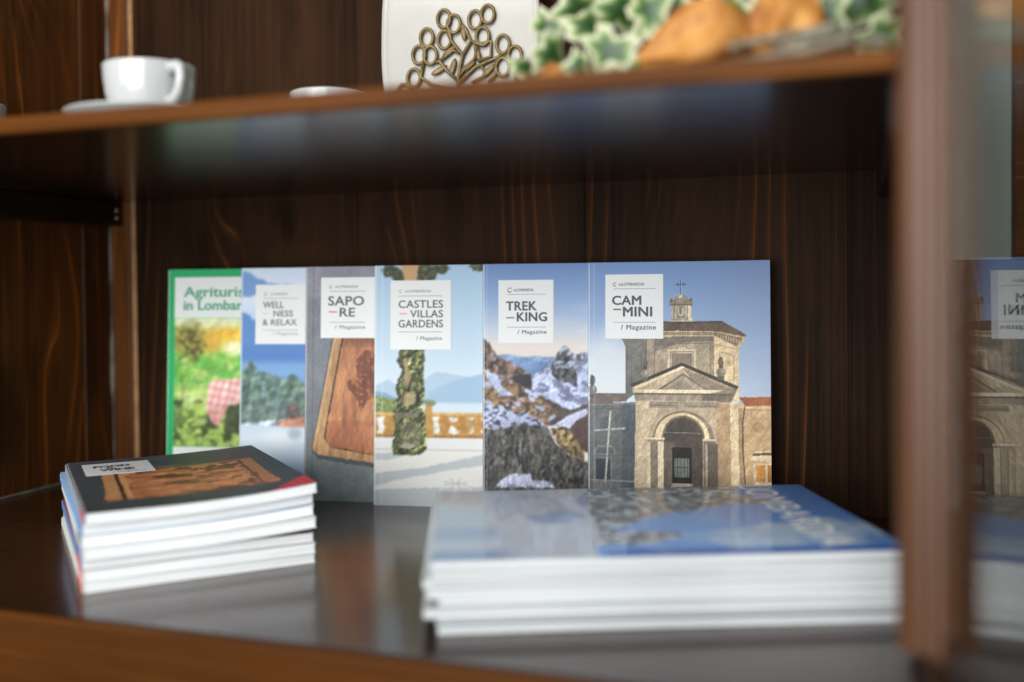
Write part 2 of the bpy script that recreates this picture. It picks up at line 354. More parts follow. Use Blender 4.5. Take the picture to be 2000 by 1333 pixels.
    # porch wall
    P([(325, 800), (848, 800), (856, 1480), (312, 1480)], (166, 149, 126)); P([(325, 835), (402, 838), (395, 1480), (312, 1480)], (186, 168, 141)); P([(775, 842), (846, 852), (852, 1480), (775, 1480)], (164, 139, 110))
    P([(846, 852), (920, 872), (922, 1480), (852, 1480)], (204, 184, 152)); P([(890, 866), (920, 872), (922, 1480), (896, 1480)], (150, 128, 100)); P([(840, 835), (900, 838), (935, 862), (850, 880)], (190, 170, 140)); L([(926, 862), (912, 960), (914, 1100), (926, 1285)], 6, (66, 58, 54))
    Rr(400, 838, 775, 872, (136, 126, 112)); L([(405, 858), (770, 862)], 4, (96, 90, 82)); P([(400, 872), (460, 872), (400, 1000)], (186, 168, 140)); P([(556, 800), (600, 800), (598, 890), (560, 890)], (150, 138, 120)); L([(556, 830), (556, 888)], 3, (100, 92, 82))
    # pediment
    P([(300, 752), (583, 625), (888, 755), (860, 830), (320, 830)], (150, 136, 116)); P([(322, 768), (583, 646), (862, 772)], (172, 155, 131)); P([(445, 772), (588, 678), (738, 776)], (112, 104, 94)); P([(470, 770), (588, 692), (712, 774)], (150, 138, 120)); P([(583, 646), (700, 700), (862, 772), (735, 775), (640, 715)], (120, 110, 98), 3, 0.8); P([(490, 768), (588, 704), (650, 772)], (122, 114, 104), 0, 0.6)
    P([(292, 744), (583, 620), (895, 750), (884, 768), (583, 640), (302, 760)], (66, 62, 60)); P([(306, 762), (583, 641), (600, 648), (322, 772)], (206, 190, 162)); Rr(308, 772, 864, 792, (204, 188, 160)); Rr(318, 792, 858, 802, (106, 98, 88)); P([(318, 800), (858, 802), (846, 834), (328, 830)], (142, 130, 114)); P([(690, 796), (888, 760), (850, 838), (690, 830)], (82, 77, 72), 5, 0.6)
    # arch
    arch = lambda cx, cy, r, yb: np.maximum(a.ell(cx, cy, r, r * 1.06, 0.02), a.rect(cx - r, cy, cx + r, yb))
    a.put(a.ell(588, 1040, 168, 152, 0.02) * (a.Y < 1042), (122, 112, 99)); a.put(a.ell(582, 1040, 150, 140, 0.02) * (a.Y < 1042), (202, 181, 149)); a.put(a.ell(588, 1040, 118, 126, 0.02) * (a.Y < 1042), (116, 106, 92)); a.put(arch(588, 1040, 108, 1480), (82, 74, 67)); P([(480, 1060), (540, 1060), (530, 1480), (480, 1480)], (112, 102, 90), 4, 0.6)
    Rr(385, 1036, 484, 1048, (214, 198, 170)); Rr(392, 1048, 478, 1062, (150, 138, 120)); Rr(695, 1042, 772, 1054, (190, 174, 148)); Rr(698, 1054, 768, 1068, (116, 106, 94))
    Rr(400, 1062, 478, 1480, (132, 121, 106)); Rr(446, 1062, 476, 1480, (208, 192, 163)); Rr(388, 1062, 406, 1480, (200, 182, 154)); Rr(698, 1068, 738, 1480, (164, 150, 130)); Rr(722, 1068, 780, 1480, (100, 92, 83)); Rr(700, 1068, 712, 1480, (120, 110, 97))
    Rr(526, 1090, 637, 1288, (46, 43, 41)); Rr(536, 1150, 622, 1256, (74, 80, 76))
    for i in range(9): Rr(540 + i * 9.4, 1150, 543.5 + i * 9.4, 1256, (132, 142, 136), 0.7)
    L([(536, 1200), (622, 1200)], 4, (50, 48, 46)); L([(486, 1008), (690, 1012)], 3, (150, 142, 130)); P([(526, 1288), (637, 1288), (690, 1480), (480, 1480)], (150, 140, 126))
    # urns, timber cross
    for cx, cy, c in ((78, 775, (112, 108, 102)), (377, 682, (128, 120, 108)), (797, 672, (118, 110, 98))):
        a.put(a.ell(cx, cy, 26, 25, 0.15), c); a.put(a.ell(cx + 8, cy - 6, 11, 12, 0.6) * 0.5, (176, 164, 144)); a.put(a.ell(cx, cy - 55, 15, 30, 0.2, 0.6, 8), tuple(v * 0.78 for v in c)); a.put(a.rect(cx - 11, cy - 34, cx + 11, cy - 26), tuple(v * 0.6 for v in c)); a.put(a.rect(cx - 17, cy + 22, cx + 17, cy + 44), tuple(v * 0.8 for v in c))
    L([(181, 900), (152, 1290)], 11, (186, 182, 172)); L([(95, 1004), (262, 990)], 10, (170, 164, 152)); L([(186, 900), (157, 1290)], 3, (104, 100, 94))
    bld = (np.abs(a.c - base).sum(-1) > 6).astype(float)
    a.shade(bld, 0.13, 26, 34, 12); a.shade(bld, 0.10, 6, 9, 20, 2); a.shade(bld, 0.12, 160, 220, 31, 3); a.c = np.where(bld[..., None] > 0.5, (a.c - 100) * 1.24 + 108, a.c); a.relief(bld, 0.045, 30, 30, 77); cl_ = np.clip(a.fbm(260, 120, 88, 5) * 2.4 - 1.1, 0, 1) * (1 - bld) * np.clip((a.Y - 250) / 500, 0, 1); a.put(cl_ * 0.35, (226, 228, 230)); a.put(bld * np.clip((420 - a.X) / 340, 0, 1) * 0.30, (84, 90, 100)); a.put(bld * np.clip((a.X - 640) / 400, 0, 1) * 0.16, (226, 190, 140))
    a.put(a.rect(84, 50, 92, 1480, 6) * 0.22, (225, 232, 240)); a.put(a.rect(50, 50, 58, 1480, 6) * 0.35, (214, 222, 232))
    return a
def art_peaks():
    st = lambda f, t, w=0.05: np.clip((f - t) / w + 0.5, 0, 1)
    a = Art(70, 1057, 42, 1440, 210, 300)
    a.c = a.ygrad([(42, (112, 143, 194)), (250, (146, 172, 210)), (420, (196, 206, 220)), (520, (228, 219, 209)), (600, (222, 214, 208))])
    a.put(np.clip(a.fbm(260, 34, 3) * 2.6 - 1.3, 0, 1) * np.clip((a.Y - 230) / 150, 0, 1) * 0.5, (226, 222, 220))
    sky_ = a.c.copy()
    a.put(a.poly([(160, 560), (215, 556), (300, 574), (365, 568), (480, 572), (700, 560), (1060, 590), (1060, 700), (160, 700)], 6), (142, 166, 200)); a.put(a.poly([(200, 600), (300, 575), (420, 600), (480, 640), (480, 700), (330, 690)], 8), (118, 145, 184))
    snow = np.array((190, 199, 228.)); n = a.fbm(26, 26, 7, 5); n2 = a.fbm(60, 40, 17, 5)
    m = a.poly([(330, 672), (372, 668), (462, 622), (500, 560), (600, 560), (645, 545), (665, 555), (800, 640), (1060, 600), (1060, 960), (330, 960)], 8); a.put(m, snow); a.shade(m, 0.13, 50, 40, 3); a.put(m * st(n, 0.60) * 0.6, (92, 94, 110)); a.put(m * (a.Y > 690) * (a.Y < 860) * st(n2, 0.6), (116, 120, 146))
    pk = a.poly([(455, 628), (500, 548), (528, 510), (556, 520), (582, 560), (604, 618), (606, 748), (560, 722), (482, 702)], 10, 5, 22); a.put(pk, (78, 78, 84)); a.put(pk * st(a.fbm(14, 60, 9), 0.56), (116, 112, 112)); a.put(pk * st(a.fbm(16, 26, 29), 0.62), (44, 46, 54)); a.put(pk * st(n, 0.60) * (a.Y < 640), (176, 184, 206)); a.put(a.poly([(600, 560), (645, 543), (662, 556), (662, 600), (610, 620)], 10) * (n < .55), (92, 94, 108))
    rg = a.poly([(60, 455), (110, 500), (150, 562), (205, 592), (330, 658), (352, 715), (352, 765), (262, 722), (170, 692), (100, 645), (60, 632)], 9); a.put(rg, (96, 82, 74)); a.put(rg * st(a.fbm(22, 40, 41), 0.54), (148, 116, 92)); a.put(rg * st(a.fbm(14, 24, 44), 0.60), (52, 48, 50)); a.put(rg * st(n, 0.63), (150, 152, 176)); a.put(a.poly([(230, 690), (345, 665), (352, 765), (300, 745)], 8), (58, 54, 58))
    md = a.poly([(60, 630), (170, 690), (262, 720), (352, 765), (430, 820), (500, 890), (490, 960), (60, 960)], 9); a.put(md, (162, 130, 98)); a.put(md * st(a.fbm(50, 16, 52), 0.54), (112, 92, 78)); a.put(md * st(a.fbm(36, 26, 55), 0.56), snow * 0.98); a.put(md * st(n, 0.62), (74, 66, 64)); a.put(a.poly([(72, 640), (150, 672), (180, 740), (250, 790), (180, 800), (100, 700)], 10), snow)
    a.put(a.poly([(352, 765), (430, 810), (560, 872), (660, 838), (1060, 760), (1060, 960), (450, 960), (500, 890)], 10), (84, 76, 74)); a.shade(a.rect(352, 760, 1060, 960), 0.25, 22, 22, 33)
    m = a.poly([(60, 838), (200, 868), (400, 925), (430, 962), (300, 968), (150, 985), (60, 965)], 9); a.put(m, (184, 192, 222)); a.put(m * st(a.fbm(20, 15, 71), 0.56), (72, 72, 82))
    fg = a.poly([(60, 975), (150, 985), (300, 955), (440, 965), (480, 1060), (560, 1120), (650, 1160), (1060, 1100), (1060, 1450), (60, 1450)], 8); a.put(fg, (78, 76, 74)); a.put(fg * st(a.fbm(18, 60, 81), 0.55), (112, 108, 102)); a.put(fg * st(a.fbm(12, 34, 84), 0.58), (46, 46, 48)); a.put(fg * st(a.fbm(9, 12, 88), 0.68), (140, 134, 124))
    gd = a.poly([(455, 980), (540, 960), (600, 1010), (645, 1105), (640, 1160), (560, 1125), (490, 1060)], 9); a.put(gd, (142, 118, 82)); a.put(gd * st(a.fbm(14, 22, 91), 0.56), (196, 168, 118)); a.put(gd * st(a.fbm(14, 22, 95), 0.58), (66, 60, 56)); a.put(a.poly([(560, 970), (660, 890), (1060, 800), (1060, 1120), (650, 1110)], 8), (88, 70, 66))
    a.put(a.poly([(450, 975), (520, 925), (600, 882), (665, 862), (665, 890), (600, 940), (560, 975), (500, 955)], 7), (200, 204, 228)); m = a.poly([(135, 1310), (190, 1262), (240, 1240), (340, 1228), (350, 1268), (440, 1272), (485, 1310)], 9); a.put(m, (196, 202, 224)); a.put(m * st(n, .6), (130, 136, 160)); mt_ = np.clip(m * 0 + (np.abs(a.c - sky_).sum(-1) > 8), 0, 1); a.blur(1, 1); a.relief(mt_, 0.06, 90, 90, 61, 5); a.relief(fg, 0.08, 20, 60, 67); a.shade(mt_, 0.14, 120, 120, 96, 3)
    a.put(a.rect(92, 40, 98, 1450, 5) * 0.25, (225, 230, 240)); a.put(a.rect(68, 40, 76, 1450, 6) * 0.45, (206, 216, 230))  # pale strip at the left edge: spine highlight painted into the cover colour
    return a
def art_garden():
    a = Art(58, 928, 50, 1310, 200, 290)
    a.c = a.ygrad([(50, (172, 203, 228)), (500, (196, 217, 232)), (700, (212, 224, 232)), (800, (206, 219, 228))])
    a.put(a.poly([(40, 700), (90, 665), (130, 650), (175, 678), (200, 760), (40, 780)], 6), (176, 198, 216)); a.put(a.poly([(310, 660), (380, 608), (430, 615), (520, 632), (560, 640), (640, 615), (930, 560), (930, 790), (310, 790)], 6), (176, 199, 217)); a.put(a.poly([(340, 720), (460, 660), (600, 625), (930, 600), (930, 790), (340, 770)], 6), (160, 189, 212)); a.put(a.poly([(40, 712), (110, 718), (175, 745), (175, 770), (40, 770)], 5), (134, 164, 192)); a.put(a.rect(40, 772, 930, 828, 14) * 0.9, (208, 221, 229))
    m = a.poly([(40, 745), (90, 738), (170, 756), (180, 826), (40, 826)], 14); a.put(m, (124, 140, 78)); a.put(m * (a.fbm(16, 14, 5) > 0.55), (166, 172, 106)); a.put(m * (a.fbm(12, 12, 8) > 0.6), (74, 92, 56))
    # balustrade
    a.put(a.rect(40, 826, 930, 952), (188, 140, 74)); a.put(a.rect(40, 822, 930, 836), (210, 170, 108)); a.put(a.rect(40, 942, 930, 954), (150, 110, 62))
    for cx in (95, 385, 560, 735, 905):
        a.put(a.poly([(cx - 26, 846), (cx + 20, 846), (cx + 8, 872), (cx + 22, 900), (cx + 10, 934), (cx - 22, 934), (cx - 10, 905), (cx - 26, 880)], 5, cx), (226, 227, 220))
    for cx in (470, 640, 815):
        a.put(a.ell(cx, 860, 30, 13, 0.2, 0.5, cx), (226, 227, 220)); a.put(a.poly([(cx - 24, 925), (cx - 8, 892), (cx + 16, 898), (cx + 34, 925), (cx + 10, 936)], 5, cx), (226, 227, 220)); a.put(a.line([(cx - 40, 872), (cx - 26, 858), (cx - 12, 872), (cx - 18, 890), (cx - 32, 892)], 7), (176, 124, 58))
    a.put(a.line([(405, 870), (425, 855), (445, 875), (435, 905), (412, 912), (408, 895)], 12), (182, 130, 62)); a.put(a.ell(530, 888, 46, 46, 0.3, 0.3, 4) * 0.8, (180, 128, 62)); a.put(a.poly([(325, 790), (345, 775), (362, 790), (372, 950), (325, 950)], 4), (192, 146, 80)); m = a.ell(348, 772, 34, 16, 0.3, 0.9, 9); a.put(m, (126, 136, 96))
    a.shade(a.rect(40, 822, 930, 954), 0.22, 16, 16, 14)
    a.put(a.rect(40, 954, 930, 1016), (226, 226, 224)); a.put(a.rect(40, 1014, 930, 1022), (176, 172, 164)); a.put(a.rect(40, 1022, 930, 1310), (231, 229, 222))
    for pts in ([(40, 1040), (160, 1030), (230, 1046), (150, 1072), (40, 1074)], [(40, 1146), (300, 1112), (450, 1080), (620, 1038), (930, 990), (930, 1040), (620, 1092), (350, 1142), (200, 1172), (40, 1216)], [(40, 1230), (300, 1218), (620, 1205), (930, 1180), (930, 1310), (40, 1310)]): a.put(a.poly(pts, 7), (188, 194, 196))
    for i in range(16):
        t = i * math.pi / 8; r = 118 if i % 2 == 0 else 66
        a.put(a.line([(485, 1190), (485 + r * math.cos(t), 1190 + r * 0.36 * math.sin(t))], 4), (168, 168, 162) if i % 2 else (244, 243, 238))
    # tree at the top, ivy pillar
    for cx, cy, rx, ry, s in ((150, 82, 48, 34, 1), (330, 92, 62, 44, 2), (400, 72, 50, 26, 3), (600, 62, 40, 22, 4), (185, 110, 30, 30, 6)):
        m = a.ell(cx, cy, rx, ry, 0.25, 0.9, s); a.put(m, (62, 68, 50)); a.put(m * (a.fbm(9, 9, 60 + s) > 0.58), (116, 122, 84))
    a.put(a.poly([(195, 40), (290, 40), (276, 140), (218, 140)], 5), (200, 164, 118))
    iv = a.poly([(198, 480), (322, 480), (318, 640), (326, 720), (308, 800), (325, 830), (336, 1012), (300, 1046), (160, 1046), (154, 1002), (170, 900), (154, 840), (180, 790), (174, 700), (202, 600), (180, 550)], 12, 5, 26)
    a.put(iv, (84, 90, 60)); a.put(iv * (a.fbm(20, 20, 31) > 0.52), (122, 126, 78)); a.put(iv * (a.fbm(15, 17, 33) > 0.56), (48, 54, 38)); a.put(iv * (a.fbm(11, 12, 35) > 0.64), (164, 164, 100))
    a.blur(1, 1); a.relief(iv, 0.26, 40, 40, 63); a.put(iv * np.clip((235 - a.X) / 60, 0, 1) * 0.45, (40, 44, 34))
    for cx, cy, rx, ry in ((240, 750, 34, 34), (232, 640, 18, 44), (222, 560, 14, 26)): a.put(a.ell(cx, cy, rx, ry, 0.4, 0.7, cx) * 0.8, (178, 156, 118))
    a.put(a.poly([(165, 830), (300, 820), (290, 850), (170, 860)], 5) * 0.7, (118, 114, 96)); a.put(a.poly([(195, 890), (300, 880), (300, 1000), (190, 1010)], 14) * 0.45, (140, 134, 110)); a.put(a.ell(235, 1000, 36, 12, 0.4, 0.4) * 0.6, (200, 194, 176))
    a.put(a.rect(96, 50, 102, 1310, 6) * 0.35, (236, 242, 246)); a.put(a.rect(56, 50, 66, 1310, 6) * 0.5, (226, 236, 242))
    return a
def art_board(x0, x1, y0, y1, nx, ny, flip=False):
    a = Art(x0, x1, y0, y1, nx, ny)
    a.c = a.ygrad([(58, (146, 146, 158)), (400, (126, 129, 138)), (900, (118, 124, 127)), (1278, (136, 147, 146))]); a.shade(np.ones(a.X.shape), 0.12, 60, 60, 2); a.shade(np.ones(a.X.shape), 0.10, 6, 6, 6, 2)  # ground lightened: the laminate's reflected veil is put into the print colour
    out = a.poly([(255, 420), (800, 420), (905, 1085), (890, 1120), (455, 1076), (170, 1040), (140, 1010), (150, 960)], 5); inn = a.poly([(305, 400), (760, 400), (830, 1060), (455, 1032), (240, 1000), (208, 960), (230, 820)], 5)
    a.put(a.poly([(240, 430), (830, 430), (930, 1120), (880, 1150), (455, 1100), (170, 1062), (136, 1010)], 6) * 0.5, (48, 50, 54)); a.put(out, (198, 156, 112)); a.put(out * np.clip(a.fbm(16, 120, 6) * 4 - 1.8, 0, 1) * 0.6, (172, 124, 84)); a.put(a.line([(296, 430), (225, 830), (206, 950), (240, 998), (455, 1032), (830, 1060)], 11), (62, 46, 40)); a.put(inn, (176, 118, 84)); a.put(inn * np.clip(a.fbm(90, 160, 8) * 3 - 1.2, 0, 1) * 0.6, (206, 152, 104)); a.put(inn * np.clip(a.fbm(30, 160, 12) * 4 - 2, 0, 1) * 0.35, (140, 86, 60)); a.put(inn * (a.Y > 860) * 0.4, (160, 92, 66))
    st = a.poly([(380, 520), (420, 490), (470, 500), (600, 480), (690, 560), (640, 640), (560, 700), (450, 740), (395, 810), (370, 740), (330, 700), (322, 650), (380, 640), (372, 580)], 14); a.put(st * 0.85, (104, 62, 50)); a.put(st * (a.fbm(20, 20, 21) > 0.62), (168, 104, 72)); a.put(a.ell(310, 840, 14, 60, 0.6) * 0.4, (104, 68, 52)); a.put(inn * a.rect(300, 400, 900, 470, 40) * 0.5, (96, 64, 50)); a.put(a.line([(250, 440), (150, 1000)], 10) * 0.6, (228, 190, 140)); a.shade(out, 0.14, 14, 60, 25)
    a.relief(out, 0.05, 60, 120, 69)
    if not flip:
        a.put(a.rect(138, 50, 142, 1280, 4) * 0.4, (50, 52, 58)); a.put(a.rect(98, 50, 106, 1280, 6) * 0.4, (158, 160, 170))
    return a
def art_pool():
    a = Art(512, 1454, 76, 1470, 180, 260)
    a.c = a.ygrad([(76, (206, 220, 240)), (260, (222, 231, 244)), (400, (190, 210, 236)), (700, (120, 158, 206))])
    a.put(a.poly([(500, 100), (560, 98), (600, 128), (700, 172), (900, 190), (1454, 150), (1454, 300), (640, 230), (590, 250), (500, 262)], 12), (118, 156, 208)); a.put(a.poly([(500, 345), (560, 365), (610, 400), (800, 430), (1454, 380), (1454, 720), (500, 720)], 14), (96, 140, 200)); a.put(a.rect(500, 560, 1454, 690, 60) * 0.5, (78, 122, 188)); a.put(a.rect(500, 660, 1454, 740, 40) * 0.75, (132, 174, 214))
    m = a.poly([(500, 720), (545, 715), (575, 650), (600, 690), (640, 720), (720, 735), (790, 760), (860, 740), (900, 780), (1454, 760), (1454, 1040), (500, 1050)], 22, 4, 40); a.put(m, (104, 128, 128)); a.put(m * (a.fbm(40, 50, 5) > 0.54) * 0.8, (78, 102, 92)); a.put(m * (a.fbm(30, 30, 8) > 0.58) * 0.8, (132, 160, 130)); a.put(m * np.clip((a.Y - 860) / 160, 0, 1) * 0.5, (112, 120, 118))
    a.put(a.poly([(500, 1046), (735, 1018), (1454, 940), (1454, 1480), (500, 1480)]), a.ygrad([(1000, (190, 208, 226)), (1130, (222, 233, 244)), (1300, (196, 216, 240)), (1480, (178, 204, 234))])); a.put(a.ell(760, 1130, 90, 60, 1.0) * 0.6, (240, 246, 250))
    a.put(a.ell(860, 1100, 40, 34, 0.7) * 0.6, (150, 162, 172)); a.put(a.poly([(728, 1046), (780, 1022), (830, 1006), (900, 996), (960, 1004), (1010, 1040), (900, 1058), (800, 1058)], 5), (202, 142, 118)); a.put(a.ell(852, 962, 40, 50, 0.25, 0.2), (98, 84, 84)); a.put(a.ell(845, 940, 26, 24, 0.5) * 0.5, (140, 122, 118))
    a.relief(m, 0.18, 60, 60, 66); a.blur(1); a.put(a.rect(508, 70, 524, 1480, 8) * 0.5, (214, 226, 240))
    return a
def art_farm():
    a = Art(46, 963, 80, 1442, 180, 260)
    a.c = np.zeros(a.c.shape) + np.array((22, 166, 98))
    pic = a.rect(90, 385, 920, 1188)
    col = a.ygrad([(385, (216, 226, 178)), (440, (232, 226, 150)), (500, (238, 200, 78)), (560, (214, 204, 96)), (640, (136, 194, 84)), (760, (122, 186, 76)), (860, (170, 200, 110)), (930, (110, 140, 66)), (1060, (92, 118, 54)), (1188, (130, 160, 80))])
    a.put(pic, col); a.put(pic * (a.fbm(90, 60, 3) > 0.56) * 0.55, (222, 226, 140)); a.put(pic * (a.Y > 600) * (a.Y < 800) * (a.fbm(50, 70, 13) > 0.54) * 0.6, (84, 168, 62)); a.put(a.ell(470, 575, 70, 40, 0.9) * 0.8, (252, 246, 214)); a.put(a.ell(420, 480, 120, 34, 0.9) * 0.7, (246, 188, 48)); a.put(a.ell(300, 540, 70, 60, 0.9, 0.6) * 0.6, (222, 156, 44))
    m = a.ell(170, 520, 110, 110, 0.5, 1.0, 7) * (a.X > 90); a.put(m * 0.8, (146, 148, 62)); a.put(m * (a.fbm(22, 22, 23) > 0.54), (92, 82, 44)); a.put(a.line([(240, 650), (200, 590), (160, 560), (120, 520)], 12) * 0.8, (78, 54, 40)); a.put(a.line([(200, 600), (120, 640)], 12) * 0.8, (84, 60, 44)); a.put(a.line([(215, 640), (230, 560), (260, 520)], 9) * 0.7, (96, 70, 46)); a.put(a.line([(130, 720), (150, 820), (140, 900)], 12) * 0.5, (112, 88, 62))
    a.put(a.ell(210, 920, 100, 34, 0.8, 0.5) * 0.6 * pic, (206, 220, 176)); dk = pic * (a.Y > 900); a.put(dk * (a.fbm(70, 60, 41) > 0.5), (58, 78, 36)); a.put(dk * (a.fbm(44, 40, 45) > 0.57), (174, 200, 96)); a.put(a.poly([(420, 930), (920, 880), (920, 1120), (400, 1100)], 12) * 0.85, (52, 62, 38)); a.put(dk * (a.Y > 1070) * (a.fbm(40, 40, 49) > 0.52), (160, 190, 92))
    cl = a.poly([(312, 785), (380, 768), (600, 758), (760, 770), (760, 880), (520, 905), (440, 925), (395, 985), (372, 1066), (325, 1030), (290, 950)], 7); a.put(cl, (238, 214, 208)); a.put(cl * ((np.sin(a.X / 7.0 + a.Y / 30) > 0.3)) * 0.34, (206, 70, 70)); a.put(cl * ((np.sin(a.Y / 8.0 - a.X / 50) > 0.35)) * 0.34, (206, 70, 70)); a.put(cl * np.clip((a.Y - 880) / 120, 0, 1) * 0.4, (196, 120, 112))
    a.relief(pic, 0.06, 80, 80, 65); a.blur(1); g_ = np.array((22, 166, 98)); a.put(1 - a.rect(90, 130, 920, 1400), g_)
    a.put(a.rect(90, 130, 920, 385), (226, 230, 228)); a.put(a.rect(90, 385, 920, 430, 30) * 0.4, (226, 232, 214)); a.put(a.rect(88, 1188, 920, 1400), (228, 231, 229)); a.put(a.ell(180, 1245, 14, 16, 0.4), (222, 170, 140)); a.put(a.rect(168, 1268, 194, 1276), (224, 186, 160))
    return a
def art_lake():
    # big format cover lying on its side: x along the long edge, y from the far edge (0) to the near edge
    a = Art(0, 0.305, 0, 0.2147, 230, 170)
    a.c = np.zeros(a.c.shape) + np.array((226, 231, 236.))
    a.put(a.fbm(.05, .02, 2) * 1.2 - .2, (240, 242, 244)); a.put(a.rect(-1, .13, .05, .165, .02) * .7, (120, 160, 206)); a.put(a.rect(-1, .19, .05, .3, .02) * .9, (66, 122, 190)); a.put(a.rect(-1, .165, .05, .19, .01) * .7, (222, 230, 238))
    a.put(a.rect(0, 0, .0385, .3), a.c * .97 + 4)
    m = a.poly([(.045, .05), (.06, .02), (.1, .03), (.118, .05), (.11, .10), (.085, .075), (.06, .085), (.045, .12)], .006, 3, .02); a.put(m * .7, (160, 170, 180)); a.put(m * (a.fbm(.006, .05, 5) > .5), (204, 206, 208)); a.put(a.poly([(.07, .09), (.098, .075), (.112, .10), (.09, .125), (.07, .12)], .006, 3, .02), (92, 136, 196)); a.put(a.poly([(.112, .045), (.124, .012), (.127, .05), (.116, .07)], .004, 4, .02), (104, 142, 196)); a.put(a.line([(.05, .055), (.08, .03), (.115, .045)], .003), (120, 128, 140))
    rk = a.poly([(.128, -.01), (.36, -.01), (.36, .3), (.1, .3), (.106, .20), (.117, .12), (.118, .06)], .004, 6, .02)
    a.put(rk, (40, 116, 210)); a.put(rk * np.clip((a.X - .2) / .09, 0, 1) * .6, (16, 66, 150))
    rock = rk * np.clip(a.poly([(.11, -.01), (.262, -.01), (.24, .03), (.262, .062), (.2, .085), (.16, .10), (.14, .135), (.10, .15)], .008, 7, .03) + a.poly([(.1, .135), (.145, .15), (.18, .165), (.145, .185), (.1, .19)], .008, 8, .03), 0, 1)
    a.put(rock, (52, 54, 56)); a.put(rock * (a.fbm(.007, .006, 9) > .55), (196, 198, 200)); a.put(rock * (a.fbm(.006, .006, 15) > .60), (24, 26, 28)); a.put(rock * (a.fbm(.02, .02, 19) > .62), (120, 96, 84))
    a.put(rk * a.poly([(.17, .16), (.25, .13), (.305, .12), (.31, .2147), (.2, .20)], .014, 11, .03) * np.clip(a.fbm(.02, .03, 21) * 3 - .8, 0, 1) * .75, (190, 202, 206)); a.put(a.line([(.165, .05), (.19, .12), (.205, .2)], .004) * .5, (170, 196, 224)); a.put(a.line([(.15, .02), (.165, .09)], .003) * .5, (200, 206, 212)); a.put(rk * a.rect(.11, .2, .33, .3, .006), (36, 96, 180))
    return a

# ------------------------------------------------------------------ magazines
def sheet_mesh(name, art, W, H, z, zfun=None):
    """front cover: a curved sheet 0.35 mm thick carrying the print in its colour attribute"""
    ny, nx = art.c.shape[:2]
    xs, ys = np.meshgrid(np.linspace(0, W, nx), np.linspace(H, 0, ny))
    zs = np.full(xs.shape, z) if zfun is None else z + zfun(xs, ys)
    # rounded fold towards the spine
    zs = zs - 0.0012 * np.clip(1 - xs / 0.0035, 0, 1) ** 2
    co = np.stack([xs, ys, zs], -1).reshape(-1, 3)
    idx = np.arange(nx * ny).reshape(ny, nx)
    q = np.stack([idx[1:, :-1], idx[1:, 1:], idx[:-1, 1:], idx[:-1, :-1]], -1).reshape(-1, 4)
    me = bpy.data.meshes.new(name)
    me.vertices.add(len(co)); me.vertices.foreach_set('co', co.ravel())
    me.loops.add(q.size); me.loops.foreach_set('vertex_index', q.ravel().astype(np.int32))
    me.polygons.add(len(q)); me.polygons.foreach_set('loop_start', np.arange(0, q.size, 4, dtype=np.int32))
    me.update(calc_edges=True)
    at = me.color_attributes.new('ink', 'FLOAT_COLOR', 'POINT')
    at.data.foreach_set('color', np.concatenate([art.ink().reshape(-1, 3), np.ones((nx * ny, 1))], 1).ravel().astype(np.float32))
    me.polygons.foreach_set('use_smooth', np.ones(len(q), bool))
    return me
def slab_mesh(name, x0, x1, y0, y1, z0, z1, zfun=None, nseg=14, nz=1):
    bm = bmesh.new(); bmesh.ops.create_grid(bm, x_segments=nseg, y_segments=6, size=0.5)
    r = bmesh.ops.extrude_face_region(bm, geom=list(bm.faces))
    for v in [e for e in r['geom'] if isinstance(e, bmesh.types.BMVert)]: v.co.z += 1
    for v in bm.verts:
        x = (x0 + x1) / 2 + v.co.x * (x1 - x0); y = (y0 + y1) / 2 + v.co.y * (y1 - y0); z = z0 + v.co.z * (z1 - z0)
        if zfun is not None: z += float(zfun(np.array(x), np.array(y)))
        v.co = (x, y, z)
    bmesh.ops.recalc_face_normals(bm, faces=bm.faces)
    return from_bm(bm, name)
inks = {}
def ink(c, rough=0.5):
    k = tuple(c)
    if k not in inks: inks[k] = plain('ink_%d_%d_%d' % k, lin(c), rough)
    return inks[k]
def text_mesh(s, w, h, bold=0.0, spacing=1.0, shear=0.0):
    """lettering scaled to fill a box w x h whose lower left corner is the origin"""
    cu = bpy.data.curves.new('lettering', 'FONT'); cu.body = s; cu.size = 1; cu.offset = bold; cu.space_character = spacing; cu.shear = shear
    cu.offset = 0.0; cu.resolution_u = 3
    o = bpy.data.objects.new('lettering_tmp', cu); COL.objects.link(o)
    dg = bpy.context.evaluated_depsgraph_get(); me = bpy.data.meshes.new_from_object(o.evaluated_get(dg))
    bpy.data.objects.remove(o); bpy.data.curves.remove(cu)
    n = len(me.vertices); co = np.empty(n * 3); me.vertices.foreach_get('co', co); co = co.reshape(-1, 3)
    lo, hi = co.min(0), co.max(0)
    co[:, 0] = (co[:, 0] - lo[0]) / (hi[0] - lo[0]) * w; co[:, 1] = (co[:, 1] - lo[1]) / (hi[1] - lo[1]) * h; co[:, 2] = 0
    if bold <= 0:
        me.vertices.foreach_set('co', co.ravel()); me.materials.clear(); me.update(); return me
    fs = [tuple(p.vertices) for p in me.polygons]; vs = []; ff_ = []; d = bold * h   # heavier strokes: the outline spread by a hair in every direction
    for k, (ax, ay) in enumerate(((0, 0), (1, 0), (-1, 0), (0, 0.7), (0, -0.7), (0.7, 0.5), (-0.7, -0.5), (0.7, -0.5), (-0.7, 0.5))):
        vs += [(c[0] + ax * d, c[1] + ay * d, -k * 4e-6) for c in co]; ff_ += [tuple(i + k * n for i in f) for f in fs]
    me2 = bpy.data.meshes.new('lettering'); me2.from_pydata(vs, [], ff_); me2.update(); bpy.data.meshes.remove(me)
    return me2
